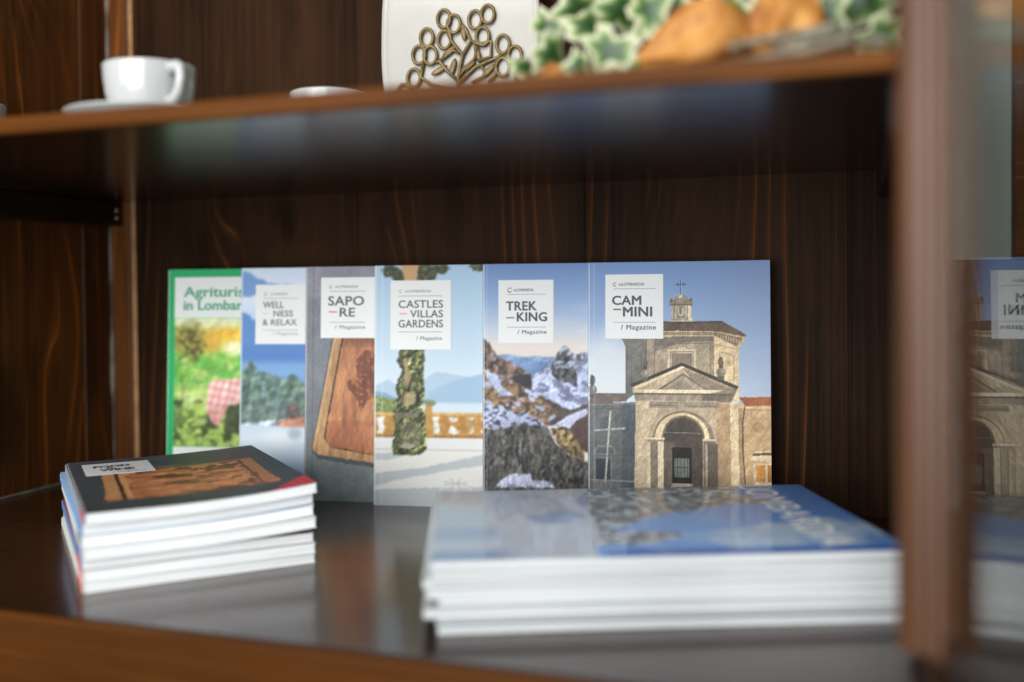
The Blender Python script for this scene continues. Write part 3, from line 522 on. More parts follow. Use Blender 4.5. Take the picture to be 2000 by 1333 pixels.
def put_text(parent, s, xy, wh, z, mat, bold=0.012, spacing=1.0, rot=0.0):
    me = text_mesh(s, wh[0], wh[1], bold, spacing)
    o = link('lettering', me, mat, parent); o.location = (xy[0], xy[1], z); o.rotation_euler.z = rot
    return o
def put_bar(parent, name, x0, y0, x1, y1, z, mat):
    return link(name, box_mesh(name, x0, x1, y0, y1, z - 0.0001, z), mat, parent)
def spine_tint(art):
    return tuple(int(v) for v in np.clip(art.c[:, :6].reshape(-1, 3).mean(0), 0, 255))

MW, MH = 0.17, 0.24
def standing_magazine(X, y, rot, lean, T, art, label, spec, curl=0.0):
    """spec: lettering in the art's own drawing units"""
    root = empty('magazine', (X, y, 0), label, 'magazine', 'magazines standing in a row on the shelf')
    root.rotation_euler = (R_(90) - lean, 0, rot)          # local x right, y up the cover, z towards the viewer
    x0, x1, y0, y1 = art.r; sx = MW / (x1 - x0); sy = MH / (y1 - y0)
    lx = lambda x: (x - x0) * sx
    ly = lambda yy: MH - (yy - y0) * sy
    bow = lambda x, y: curl * np.clip((x / MW - 0.5) / 0.5, 0, 1) ** 2 * (0.25 + 0.75 * (y / MH) ** 2)      # the free edge stands off a little
    link('front_cover', sheet_mesh('front_cover', art, MW, MH, 0.0, bow), M_cover, root)
    link('page_block', slab_mesh('page_block', 0.0008, MW - 0.0006, 0.0008, MH - 0.0008, -T + 0.0006, -0.0005, bow, 24), M_paper, root)
    tint = spine_tint(art)
    link('spine', box_mesh('spine', -0.0004, 0.0006, 0.0, MH, -T, -0.0012, 0.0002, 1), ink(tint), root)
    link('back_cover', box_mesh('back_cover', 0.0007, MW, 0.0, MH, -T - 0.0004, -T + 0.0003), ink((206, 208, 208)), root)
    z1 = 0.0004; pan = root
    if 'panel' in spec:
        a, b, c, d = spec['panel']
        pan = put_bar(root, 'title_panel', lx(a), ly(d), lx(c), ly(b), z1, M_panel)
    for s, (a, b, c, d), col, bold, spc in spec.get('text', ()):
        put_text(pan, s, (lx(a), ly(d)), ((c - a) * sx, (d - b) * sy), z1 + 0.00015, ink(col), bold, spc)
    for (a, b, c, d), col in spec.get('bars', ()): put_bar(pan, 'rule', lx(a), ly(d), lx(c), ly(b), z1 + 0.00015, ink(col))
    if 'logo' in spec:
        cx, cy, r, cols = spec['logo']
        bm = bmesh.new(); n = 30
        me = bpy.data.meshes.new('emblem')
        vs = []; fs = []; mi = []
        for i in range(n + 1):
            t = R_(40) + i / n * R_(285)
            for q in (r, r * 0.55): vs.append((lx(cx) + q * sx * math.cos(t), ly(cy) + q * sy * math.sin(t), z1 + 0.00015))
        for i in range(n): fs.append((2 * i, 2 * i + 2, 2 * i + 3, 2 * i + 1)); mi.append(int(i / n * len(cols)))
        bm.free(); me.from_pydata(vs, [], fs)
        for c in cols: me.materials.append(ink(c))
        me.polygons.foreach_set('material_index', mi); me.update()
        link('emblem', me, None, pan)
    return root
G1 = (58, 60, 66); G2 = (96, 98, 104); G3 = (120, 122, 126); RULE = (132, 136, 140)
def title_spec(panel, logo, logo_cols, brand, rules, lines, dash, dash_col, mag, ink_main=G1, ink_small=G2, bold=0.05):
    t = [('inLOMBARDIA', brand, ink_small, 0.03, 1.05)]
    t += [(s, r, ink_main, bold, 1.05) for s, r in lines] + [('/ Magazine', mag, ink_small, 0.035, 1.12)]
    return dict(panel=panel, logo=logo + (logo_cols,), text=t, bars=[(r, RULE) for r in rules] + [(dash, dash_col)])
COLS = [(206, 92, 60), (224, 160, 60), (90, 150, 90), (70, 130, 140)]

# ================================================================== the cabinet
XL, D, H = -0.8474, 0.4644, 0.3215
XR = 0.034; ST = 0.0112; ZT = 0.62
cab = empty('display_cabinet', (0, 0, 0), 'dark stained wooden display cabinet with shelves and an open glazed door', 'cabinet')
def part(name, me, mat, parent, **kw): return link(name, me, mat, parent, **kw)
back = part('back_panel', box_mesh('back_panel', XL - 0.03, XR + 0.008, 0.014, 0.024, -0.06, ZT), M_back, cab)
xs = [-0.8115, -0.517, -0.262, -0.0098, XR]
part('plank', box_mesh('plank', XL + 0.0025, -0.8195, -0.001, 0.0135, 0, ZT, 0.0012), M_side, back)
part('gap_strip', box_mesh('gap_strip', -0.8192, -0.8118, 0.0015, 0.0135, 0, ZT, 0.0008), M_gap, back)
for i, (a, b) in enumerate(zip(xs, xs[1:])):
    part('plank', box_mesh('plank', a + 0.0001, b - 0.0001, 0.0 + 0.0003 * (i % 2), 0.0135, 0, ZT, 0.0003, 1), M_back, back)
left = part('side_panel', box_mesh('side_panel', XL - 0.034, XL - 0.012, -D + 0.003, 0.0138, -0.06, ZT), M_side, cab)
for i, (a, b) in enumerate([(-0.0455, -0.0012), (-0.235, -0.0463), (-0.458, -0.2358)]):
    part('plank', box_mesh('plank', XL - 0.0118, XL - 0.0008 * (i % 2), a, b, 0, ZT, 0.0012), M_side, left)
bm = bmesh.new(); random.seed(4)
pts = [(XL + 0.0012, -0.0012, z / 40 * ZT) for z in range(41)]
tube_bm(bm, pts, [0.0007 + 0.0018 * random.random() ** 2 + (0.0016 if 6 < i < 11 else 0) for i in range(41)], 6)
part('corner_filler', from_bm(bm, 'corner_filler'), M_caulk, left, smooth=True)
bm = bmesh.new(); tube_bm(bm, [(XL + 0.001, -0.455 + i * 0.02, 0.0012) for i in range(22)], [0.0013 + 0.0006 * random.random() for _ in range(22)], 6)
part('corner_filler', from_bm(bm, 'corner_filler'), M_caulk, left, smooth=True)
right = part('side_panel', box_mesh('side_panel', XR + 0.002, XR + 0.008, -D + 0.003, 0.0138, 0.0, ZT), M_back, cab)
part('plank', box_mesh('plank', XR, XR + 0.0018, -0.25, -0.001, 0, ZT), M_back, right); part('plank', box_mesh('plank', XR, XR + 0.0018, -D + 0.004, -0.2508, 0, ZT), M_back, right)
# shelves (varnished boards with a lighter front edge)
bot = part('bottom_shelf', box_mesh('bottom_shelf', XL - 0.06, 0.40, -D + 0.0095, 0.0005, -0.06, 0.0, 0.0), M_shelf, cab)
part('front_edge', box_mesh('front_edge', XL - 0.06, 0.40, -D, -D + 0.0093, -0.14, 0.0003, 0.0035, 3), M_fascia, bot)
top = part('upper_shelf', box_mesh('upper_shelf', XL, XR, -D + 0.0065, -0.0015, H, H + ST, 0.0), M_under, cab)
part('front_edge', box_mesh('front_edge', XL, XR, -D, -D + 0.0063, H - 0.0002, H + ST + 0.0003, 0.0022, 3), M_nose, top)
cl = part('cleat', box_mesh('cleat', XL + 0.0004, XL + 0.020, -0.44, -0.006, H - 0.028, H - 0.0004, 0.0015), M_rail, cab)
for z in (H - 0.010, H - 0.019):
    sc = part('screw', lathe_mesh('screw', [(0.0001, 0), (0.0022, 0.0002), (0.0018, 0.0012), (0.0001, 0.0015)], 16), M_screw, cl); sc.location = (XL + 0.020, -0.012, z); sc.rotation_euler.y = R_(90)
part('cleat', box_mesh('cleat', XR - 0.018, XR - 0.0004, -0.44, -0.03, H - 0.028, H - 0.0004, 0.0015), M_rail, cab)

# glazed door, swung open a little past square
DA = R_(8.3); DX, DY = 0.040, -0.50
ddir = Vector((math.sin(DA), -math.cos(DA), 0)); dnor = Vector((-math.cos(DA), -math.sin(DA), 0))   # along the door, towards the cabinet's middle
def dp(s, n, z): return Vector((DX, DY, 0)) + ddir * s + dnor * n + Vector((0, 0, z))
door = empty('door', (0, 0, 0), parent=cab)
def prism(name, prof, z0, z1, mat, parent, smooth=False):
    bm = bmesh.new(); a = [bm.verts.new(dp(s, n, z0)) for s, n in prof]; b = [bm.verts.new(dp(s, n, z1)) for s, n in prof]
    k = len(prof)
    for i in range(k): bm.faces.new((a[i], a[(i + 1) % k], b[(i + 1) % k], b[i]))
    bm.faces.new(list(reversed(a))); bm.faces.new(b); bmesh.ops.recalc_face_normals(bm, faces=bm.faces)
    return link(name, from_bm(bm, name), mat, parent)
DZ0, DZ1 = 0.042, 0.60
def bead(s0, s1, n0, hgt, k=7): return [(s0 + (s1 - s0) * i / k, n0 + hgt * math.sin(math.pi * i / k)) for i in range(k + 1)]
prof = [(-0.0355, -0.0025), (-0.0355, 0.010)] + bead(-0.0345, -0.018, 0.0105, 0.009) + [(-0.017, 0.008)] + bead(-0.0165, -0.0105, 0.006, 0.002) + [(-0.0095, 0.003), (-0.008, 0.0016), (-0.008, -0.0025)]
prism('stile', prof, DZ0, DZ1, M_door, door)
prism('stile', [(0.412, -0.0025), (0.412, 0.003), (0.418, 0.0095), (0.468, 0.0105), (0.468, -0.0025)], DZ0, DZ1, M_door, door)
prism('bottom_rail', [(-0.0078, -0.0024), (-0.0078, 0.0025), (0.4118, 0.0025), (0.4118, -0.0024)], DZ0 + 0.0005, DZ0 + 0.012, M_rail, door)
prism('top_rail', [(-0.0078, -0.0024), (-0.0078, 0.009), (0.4118, 0.009), (0.4118, -0.0024)], DZ1 - 0.04, DZ1 - 0.0005, M_door, door)
gm, nt, b = new_mat('pane_glass'); nt.nodes.remove(b)          # thin clear pane: Schlick reflection over straight transmission
geo = N(nt, 'ShaderNodeNewGeometry'); dot = N(nt, 'ShaderNodeVectorMath', operation='DOT_PRODUCT')
nt.links.new(geo.outputs['Incoming'], dot.inputs[0]); nt.links.new(geo.outputs['Normal'], dot.inputs[1])
om = math_n(nt, 'SUBTRACT', 1.0, math_n(nt, 'ABSOLUTE', dot.outputs['Value']))
fr_ = math_n(nt, 'ADD', math_n(nt, 'MULTIPLY', math_n(nt, 'POWER', om, 5.0), 0.96), 0.04)
tb = N(nt, 'ShaderNodeBsdfTransparent'); tb.inputs[0].default_value = (0.95, 0.97, 0.96, 1); gb = N(nt, 'ShaderNodeBsdfGlossy'); gb.inputs['Roughness'].default_value = 0.0
ms = N(nt, 'ShaderNodeMixShader'); nt.links.new(fr_, ms.inputs[0]); nt.links.new(tb.outputs[0], ms.inputs[1]); nt.links.new(gb.outputs[0], ms.inputs[2])
nt.links.new(ms.outputs[0], nt.nodes['Material Output'].inputs[0])
prism('glass_pane', [(-0.0077, -0.0015), (-0.0077, 0.0015), (0.4117, 0.0015), (0.4117, -0.0015)], DZ0 + 0.0122, DZ1 - 0.0402, gm, door)
for z in (0.14, 0.5):
    hb = bmesh.new(); tube_bm(hb, [dp(-0.0385, -0.006, z), dp(-0.0385, -0.006, z + 0.05)], 0.0035, 10)
    part('hinge', from_bm(hb, 'hinge'), M_screw, door, smooth=True)

# the bit of room seen through the pane: plaster over a dark wooden dado
def wall_mat():
    m, nt, b = new_mat('wall_plaster'); tc = N(nt, 'ShaderNodeTexCoord').outputs['Object']
    nt.links.new(ramp(nt, noise(nt, mapping(nt, tc, (14, 14, 2)), 1.0, 4, 0.6), [(0.3, (0.30, 0.33, 0.29, 1)), (0.7, (0.38, 0.41, 0.36, 1))]), b.inputs['Base Color']); b.inputs['Roughness'].default_value = 0.8
    return m
link('wall', box_mesh('wall', -1.6, 1.8, 0.045, 0.10, -0.9, 1.6), wall_mat(), kind='structure')
dado = link('wall_dado', box_mesh('wall_dado', XR + 0.010, 1.6, 0.0285, 0.0448, -0.9, 0.238, 0.002), M_back, kind='structure')
link('wall_batten', box_mesh('wall_batten', 0.1335, 0.175, 0.026, 0.0447, 0.2385, 1.4, 0.003), M_nose, kind='structure')

# ================================================================== standing magazines
A1 = art_chapel()
MAGS = []
cm = standing_magazine(-0.245, -0.0599, 0.1395, 0.0627, 0.0085, A1, 'magazine titled CAMMINI with a domed stone chapel on its cover',
    title_spec((153, 126, 480, 488), (207, 182, 12), COLS, (231, 173, 375, 190), [(198, 205.5, 436, 208.5), (198, 394.5, 436, 397.5)],
        [('CAM', (193, 247, 355, 297)), ('MINI', (255, 310, 416, 362))], (198, 319, 243, 327), (132, 44, 70), (242, 410, 438, 445)), curl=0.0035)
tr = standing_magazine(-0.3475, -0.0728, 0.1970, 0.0627, 0.0085, art_peaks(), 'magazine titled TREKKING with snowy rocky mountains on its cover',
    title_spec((160, 135, 475, 494), (225, 192, 15), COLS, (248, 184, 362, 200), [(208, 215.5, 430, 218.5), (208, 402.5, 430, 405.5)],
        [('TREK', (205, 258, 377, 308)), ('KING', (267, 320, 436, 370))], (204, 346, 250, 354), (70, 128, 118), (270, 420, 433, 448)))
ca = standing_magazine(-0.460, -0.0839, 0.1860, 0.0627, 0.008, art_garden(), 'magazine titled CASTLES VILLAS GARDENS with an ivy covered pillar above a lake',
    title_spec((143, 130, 460, 494), (196, 187, 10), [(206, 190, 90), (180, 190, 100)], (220, 180, 357, 193), [(185, 210.5, 413, 213.5), (185, 399.5, 413, 402.5)],
        [('CASTLES', (186, 235, 418, 275)), ('VILLAS', (247, 287, 418, 325)), ('GARDENS', (186, 338, 418, 378))], (188, 302, 230, 309), (228, 150, 132), (280, 424, 413, 450), (66, 78, 80), (128, 134, 136), 0.03))
sa = standing_magazine(-0.5402, -0.0829, 0.1592, 0.0627, 0.008, art_board(97, 934, 58, 1278, 180, 260), 'grey magazine titled SAPORE with a worn wooden board on its cover',
    title_spec((180, 115, 470, 432), (233, 163, 9), [(150, 154, 150), (120, 124, 120)], (255, 157, 377, 170), [(225, 186.5, 415, 189.5), (225, 348.5, 415, 351.5)],
        [('SAPO', (220, 214, 407, 262)), ('RE', (281, 275, 360, 320))], (222, 292, 266, 299), (222, 96, 88), (255, 365, 415, 390), (70, 76, 80), (128, 132, 136), 0.04))
we = standing_magazine(-0.6275, -0.0693, 0.1388, 0.0627, 0.008, art_pool(), 'pale blue magazine titled WELLNESS & RELAX with a bather in a pool',
    title_spec((608, 180, 935, 548), (672, 236, 12), [(176, 180, 180), (150, 154, 156)], (700, 230, 810, 246), [(655, 263.5, 875, 266.5), (655, 460.5, 875, 463.5)],
        [('WELL', (655, 285, 785, 325)), ('NESS', (722, 340, 843, 378)), ('& RELAX', (653, 395, 868, 432))], (655, 357, 697, 362), (190, 196, 198), (715, 473, 875, 498), (104, 110, 114), (168, 172, 174), 0.04))
ag = standing_magazine(-0.7214, -0.0682, 0.1911, 0.0627, 0.006, art_farm(), 'green bordered magazine titled Agriturismo in Lombardia with a table in a meadow',
    dict(text=[('Agriturismo', (148, 190, 662, 272), (54, 156, 112), 0.03, 1.0), ('in Lombardia', (148, 275, 612, 335), (54, 156, 112), 0.04, 1.0)]))

# ================================================================== the stack of small magazines
def lying_magazine(loc, rot, W, Hh, T, zfun, art, spine_col, tip_col, label, group, gloss=False, cover_col=None):
    root = empty('magazine', loc, label, 'magazine', group); root.rotation_euler.z = rot
    link('page_block', slab_mesh('page_block', 0.0010, W - 0.0008, 0.0006, Hh - 0.0006, 0.0005, T - 0.0005, zfun, 18), M_paper, root)
    if art is not None: link('front_cover', sheet_mesh('front_cover', art, W, Hh, T, zfun), M_gloss if gloss else M_cover, root)
    else: link('front_cover', slab_mesh('front_cover', 0.0, W, 0.0, Hh, T - 0.00045, T - 0.0001, zfun, 18), ink(cover_col or spine_col), root)
    link('back_cover', slab_mesh('back_cover', 0.0, W, 0.0, Hh, 0.0001, 0.00045, zfun, 18), ink(cover_col or (214, 216, 216)), root)
    z0 = float(zfun(np.array(0.0), np.array(0.0))) if zfun else 0.0
    sp = link('spine', box_mesh('spine', -0.0006, 0.0007, 0.0, Hh, 0.0003 + z0, T - 0.0012 + z0, 0.0005, 2), ink(spine_col), root)
    if tip_col: link('spine_band', box_mesh('spine_band', -0.00075, 0.0004, 0.0004, 0.034, 0.0006 + z0, T - 0.0015 + z0), ink(tip_col), sp)
    return root
FX, FY, FR = -0.5251, -0.4126, 0.7941
GF = 'small magazines piled beside the left wall of the cabinet'
rows = [((214, 212, 206), (214, 92, 52), 'bottom magazine of the small pile, pale spine with orange tip'),
        ((206, 206, 202), (222, 104, 70), 'second magazine from the bottom of the small pile, orange red spine tip'),
        ((96, 132, 182), (226, 70, 52), 'blue spined magazine third from the bottom of the small pile'),
        ((208, 210, 210), (92, 140, 180), 'pale spined magazine under the green tipped one in the small pile'),
        ((206, 212, 214), (70, 112, 84), 'magazine with green spine tip, third from the top of the small pile'),
        ((122, 164, 206), (96, 138, 184), 'light blue spined magazine lying right under the FOOD & WINE magazine')]
random.seed(11); z = 0.0; NF = 7; T = 0.0081
def food_fun(i):
    lift = 0.0 if i < 3 else 0.0045 + 0.0007 * (i - 3)
    def f(x, y):
        u = x / MW
        return lift * np.clip(u - 0.30, 0, 1) ** 2 / 0.49 * (0.55 + 0.45 * (1 - y / MH))
    return f
for i in range(NF - 1):
    dx, dy, dr = random.uniform(-0.0025, 0.0025), random.uniform(-0.0025, 0.002), random.uniform(-0.012, 0.012)
    sc_, tc_, lb = rows[i]
    lying_magazine((FX + dx, FY + dy, z + 0.0002), FR + dr, MW, MH, T, food_fun(i), None, sc_, tc_, lb, GF, cover_col=[(222, 220, 216), (214, 216, 218), (120, 60, 70), (222, 222, 222), (214, 218, 220), (150, 176, 208)][i]); z += T + 0.0001
fa = art_board(30, 940, 60, 1278, 190, 268, True)
# this cover: charcoal ground, board turned square, herbs, red cloth at the corner
fa.c = fa.ygrad([(60, (78, 80, 88)), (400, (68, 70, 76)), (1278, (62, 66, 66))]); fa.shade(np.ones(fa.X.shape), 0.15, 80, 80, 3)
bx = lambda u, v: (30 + u / MW * 910, 1278 - v / MH * 1218)
brd = fa.poly([bx(0.026, 0.165), bx(0.150, 0.165), bx(0.151, 0.035), bx(0.018, 0.040)], 6)
fa.put(brd, (176, 116, 78)); fa.put(brd * (fa.fbm(160, 26, 5) > 0.52) * 0.7, (140, 84, 56)); fa.put(brd * (fa.fbm(120, 90, 8) > 0.55) * 0.75, (78, 50, 40)); fa.put(brd * (fa.fbm(60, 40, 9) > 0.6), (208, 138, 88))
for u0, u1, c in ((0.020, 0.030, (172, 126, 82)), (0.030, 0.033, (54, 40, 32)), (0.034, 0.038, (186, 140, 92)), (0.136, 0.138, (70, 46, 34)), (0.140, 0.149, (172, 114, 72))): fa.put(fa.poly([bx(u0 + 0.004, 0.165), bx(u1 + 0.004, 0.165), bx(u1, 0.04), bx(u0, 0.04)], 3), c)
fa.put(fa.line([bx(0.026, 0.165), bx(0.150, 0.165)], 16), (150, 104, 66))
for k in range(16): fa.put(fa.line([bx(0.066 + 0.002 * k, 0.178 - 0.0012 * k), bx(0.085 + 0.003 * k, 0.165 + 0.012 * math.sin(k * 1.9))], 7) * 0.8, ((112, 116, 74), (150, 146, 104), (70, 76, 48))[k % 3])
fa.put(fa.poly([bx(0.125, -0.01), bx(0.18, -0.01), bx(0.18, 0.05), bx(0.160, 0.030)], 10), (184, 52, 58)); fa.shade(np.ones(fa.X.shape), 0.14, 12, 12, 33)
ff = food_fun(6)
fw = lying_magazine((FX + 0.001, FY + 0.001, z + 0.0003), FR, MW, MH, T, ff, fa, (150, 154, 158), (206, 56, 54), 'charcoal FOOD & WINE magazine on top of the small pile', GF)
pl = link('title_panel', slab_mesh('title_panel', 0.012, 0.069, 0.158, 0.218, T + 0.0001, T + 0.00035, ff, 6), M_panel, fw)
for s, (x_, y_), (w_, h_), bd in (('FOOD', (0.021, 0.1935), (0.030, 0.0105), 0.06), ('&', (0.031, 0.1865), (0.006, 0.006), 0.02), ('WINE', (0.025, 0.1745), (0.028, 0.0105), 0.06), ('/ Magazine', (0.034, 0.1625), (0.028, 0.006), 0.008)):
    put_text(pl, s, (x_, y_), (w_, h_), T + 0.00055, ink(G1 if bd > 0.01 else G3), bd)

# ================================================================== the stack of large magazines
LX, LY, LR, LW, LD = -0.2526, -0.4189, 0.3863, 0.3075, 0.2147
GL = 'large magazines piled by the open door'; NL = 8; T2 = 0.0057; z = 0.0
ords = ['bottom', 'second', 'third', 'fourth', 'fifth', 'sixth', 'seventh']
random.seed(5)
la = art_lake()
for i in range(NL):
    dx = [0.004, 0.002, -0.003, 0.0045, -0.002, -0.005, 0.001, 0.0][i]; dy = random.uniform(-0.0045, 0.003) if i < NL - 1 else 0
    last = i == NL - 1
    lb = 'glossy blue LOMBARDIA magazine on top of the large pile' if last else ('large magazine at the bottom of the pile by the door' if i == 0 else 'large white edged magazine, %s from the bottom of the pile by the door' % ords[i])
    wob = random.uniform(0.0, 0.0005)
    f = (lambda wb: (lambda x, y: wb * np.sin(x * 14) * (1 - y / LD)))(wob if not last else 0.0)
    # spine lies along the far edge, so these are built turned by a quarter
    root = empty('magazine', (LX + dx * math.cos(LR), LY + dx * math.sin(LR) + dy, z + 0.0002), lb, 'magazine', GL); root.rotation_euler.z = LR + (random.uniform(-0.006, 0.006) if not last else 0)
    link('page_block', slab_mesh('page_block', 0.0006, LW - 0.0006, 0.0008, LD - 0.001, 0.0007, T2 - 0.0007, f, 18), M_paper2, root)
    if last: link('front_cover', sheet_mesh('front_cover', la, LW, LD, T2), M_gloss, root)
    else: link('front_cover', slab_mesh('front_cover', 0, LW, 0, LD, T2 - 0.0004, T2 - 0.0001, f, 18), ink([(150, 160, 172), (196, 202, 204), (176, 182, 184)][i % 3]), root)
    link('back_cover', slab_mesh('back_cover', 0, LW, 0, LD, 0.0001, 0.0004, f, 18), ink([(150, 156, 156), (190, 192, 188), (120, 128, 132)][i % 3]), root)
    link('spine', box_mesh('spine', 0, LW, LD - 0.0006, LD + 0.0006, 0.0003, T2 - 0.0005), ink((70, 112, 170)), root)
    z += T2 + 0.00015
    if last:
        put_text(root, 'LOMBARDIA', (0.2530, 0.2125), (0.200, 0.026), T2 + 0.0004, ink((238, 240, 236)), 0.012, 1.05, R_(-90))

# ================================================================== things on the upper shelf
ZS = H + ST + 0.0005
def cup_and_saucer(cx, cy, rot, lc, ls):
    sr = empty('saucer', (cx, cy, ZS), ls, 'saucer', 'white saucers on the upper shelf')
    link('dish', lathe_mesh('dish', [(0.0005, 0.0015), (0.024, 0.0), (0.026, 0.0), (0.027, 0.003), (0.046, 0.0085), (0.0605, 0.0145), (0.0612, 0.0155), (0.0600, 0.0160), (0.045, 0.0110), (0.028, 0.0062), (0.0005, 0.0056)], 72), M_porc, sr, smooth=True)
    c = empty('cup', (cx, cy, ZS + 0.0064), lc, 'cup', 'white coffee cups on the upper shelf'); c.rotation_euler.z = rot
    link('bowl', lathe_mesh('bowl', [(0.0005, 0.002), (0.021, 0.0), (0.023, 0.001), (0.0285, 0.012), (0.0330, 0.023), (0.0348, 0.035), (0.0356, 0.0465), (0.0354, 0.0474), (0.0344, 0.0474), (0.0330, 0.036), (0.0308, 0.024), (0.026, 0.012), (0.018, 0.006), (0.0005, 0.005)], 72), M_porc, c, smooth=True); c.scale = (0.955, 0.955, 0.955)
    bm = bmesh.new()
    pts = [(0.0335, 0, 0.0400), (0.0420, 0, 0.0425), (0.0490, 0, 0.0395), (0.0510, 0, 0.0325), (0.0480, 0, 0.0240), (0.0410, 0, 0.0180), (0.0300, 0, 0.0150)]
    tube_bm(bm, pts, [0.0045, 0.0042, 0.004, 0.0038, 0.0038, 0.0040, 0.0044], 12)
    bmesh.ops.subdivide_edges(bm, edges=list(bm.edges), cuts=1, smooth=0.6)
    link('handle', from_bm(bm, 'handle'), M_porc, c, smooth=True)
cup_and_saucer(-0.5060, -0.355, R_(-26), 'white coffee cup with its handle in view, standing near the front edge of the shelf', 'white saucer near the front edge of the upper shelf')
cup_and_saucer(-0.4330, -0.212, R_(60), 'white coffee cup set back on the shelf next to the gold tree plate', 'white saucer set back beside the gold tree plate')
cup_and_saucer(-0.7580, -0.290, R_(150), 'white coffee cup at the end of the shelf near the left wall', 'white saucer at the end of the shelf near the left wall')

# upright white plate with a gold openwork tree
PT = empty('plate', (-0.3565, -0.105, ZS), 'upright white porcelain plate decorated with a gold berry tree', 'plate')
PT.rotation_euler = (R_(-6), 0, 0.20)
bm = bmesh.new(); n = 72; rings = []
def sup(t, rx, rz, e=2.7): c, s = math.cos(t), math.sin(t); return (rx * math.copysign(abs(c) ** (2 / e), c), rz * math.copysign(abs(s) ** (2 / e), s))
for k, y_ in ((0.955, 0.011), (1.0, 0.006), (1.0, 0.001), (0.985, -0.001), (0.93, 0.0006), (0.86, 0.0012), (0.5, 0.0014), (0.02, 0.0014)):
    rings.append([bm.verts.new((sup(2 * math.pi * i / n, 0.0765 * k, 0.13 * k)[0], y_, 0.130 + sup(2 * math.pi * i / n, 0.0765 * k, 0.13 * k)[1])) for i in range(n)])
for a, b in zip(rings, rings[1:]):
    for i in range(n): bm.faces.new((a[i], a[(i + 1) % n], b[(i + 1) % n], b[i]))
bm.faces.new(rings[0]); bm.faces.new(list(reversed(rings[-1]))); bmesh.ops.recalc_face_normals(bm, faces=bm.faces)
link('dish', from_bm(bm, 'dish'), M_plate, PT, smooth=True)
# motif in the picture's own proportions: zoom units -> plate metres
def gp(x, y): return Vector(((x - 372) * 0.000262, -0.0022, 0.1215 + (150 - y) * 0.000250))
for x, y in ((315, 75), (352, 97), (430, 84), (476, 64), (318, 157), (252, 146), (224, 212), (266, 216), (458, 150), (532, 183), (576, 228), (532, 272), (206, 302), (600, 300), (170, 360), (620, 370)):
    bm = bmesh.new(); c0 = gp(x, y)
    tube_bm(bm, [c0 + Vector((0.0062 * math.cos(t), 0, 0.0088 * math.sin(t))) for t in [2 * math.pi * i / 28 for i in range(28)]], 0.0016, 8, True)
    link('gold_ring', from_bm(bm, 'gold_ring'), M_gold, PT, smooth=True)
for pts in ([(368, 420), (370, 305), (385, 220), (345, 165), (325, 120)], [(383, 225), (415, 165), (395, 115), (380, 120)], [(415, 165), (440, 180), (490, 170), (488, 230), (440, 245)], [(370, 320), (330, 280), (300, 240), (285, 245)], [(300, 240), (350, 200), (380, 215)], [(370, 330), (430, 270), (510, 235), (535, 225)], [(240, 245), (232, 300), (270, 330), (365, 360)], [(450, 255), (470, 300), (420, 330)], [(440, 190), (430, 235), (400, 265), (375, 300)], [(510, 236), (506, 300), (480, 330)]):
    bm = bmesh.new(); tube_bm(bm, [gp(*q) for q in pts], 0.0017, 8); link('gold_stem', from_bm(bm, 'gold_stem'), M_gold, PT, smooth=True)
for x, y, an in ((335, 205, 0.7), (350, 265, 1.3), (405, 265, 0.6), (440, 215, 1.9), (300, 275, 0.5), (480, 285, 0.8), (388, 130, 1.7)):
    bm = bmesh.new(); bmesh.ops.create_uvsphere(bm, u_segments=12, v_segments=8, radius=1.0)
    for v in bm.verts:
        l, q = v.co.x * 0.0088, v.co.z * 0.0028
        v.co = gp(x, y) + Vector((l * math.cos(an) - q * math.sin(an), v.co.y * 0.0012, l * math.sin(an) + q * math.cos(an)))
    link('gold_leaf', from_bm(bm, 'gold_leaf'), M_gold, PT, smooth=True)

# variegated ivy, dried orange husks and a coil of cord
def ivy_mat():
    m, nt, b = new_mat('ivy_leaf'); a = N(nt, 'ShaderNodeAttribute'); a.attribute_name = 'rim'
    tc = N(nt, 'ShaderNodeTexCoord').outputs['Object']; n = noise(nt, tc, 85.0, 4, 0.6)
    f = math_n(nt, 'ADD', a.outputs['Fac'], math_n(nt, 'MULTIPLY', math_n(nt, 'SUBTRACT', n, 0.5), 0.9))
    nt.links.new(ramp(nt, f, [(0.28, (0.016, 0.050, 0.010, 1)), (0.55, (0.060, 0.135, 0.028, 1)), (0.70, (0.20, 0.28, 0.085, 1)), (0.80, (0.46, 0.48, 0.29, 1)), (1.0, (0.54, 0.54, 0.38, 1))]), b.inputs['Base Color'])
    b.inputs['Roughness'].default_value = 0.42
    return m
M_ivy = ivy_mat()
LEAF = [(0, -0.10), (0.30, -0.32), (0.62, -0.22), (0.52, 0.02), (0.92, 0.22), (0.62, 0.40), (0.40, 0.46), (0.22, 0.80), (0, 1.15), (-0.22, 0.80), (-0.40, 0.46), (-0.62, 0.40), (-0.92, 0.22), (-0.52, 0.02), (-0.62, -0.22), (-0.30, -0.32)]
def leaf_mesh():
    me = bpy.data.meshes.new('leaf'); vs = []; rim = []; fs = []; n = len(LEAF); lev = (0.0, 0.4, 0.72, 1.0)
    for k in lev:
        for x, y in LEAF:
            px, py = x * k, 0.2 + (y - 0.2) * k; vs.append((px, py, -0.16 * (px * px) + 0.10 * math.sin(3 * py) - 0.10 * k * k)); rim.append(k)
    for L_ in range(3):
        for i in range(n): fs.append((L_ * n + i, L_ * n + (i + 1) % n, (L_ + 1) * n + (i + 1) % n, (L_ + 1) * n + i))
    me.from_pydata(vs, [], fs)
    at = me.attributes.new('rim', 'FLOAT', 'POINT'); at.data.foreach_set('value', np.array(rim, np.float32)); me.update()
    for p in me.polygons: p.use_smooth = True
    return me
LM = leaf_mesh(); LM.materials.append(M_ivy)
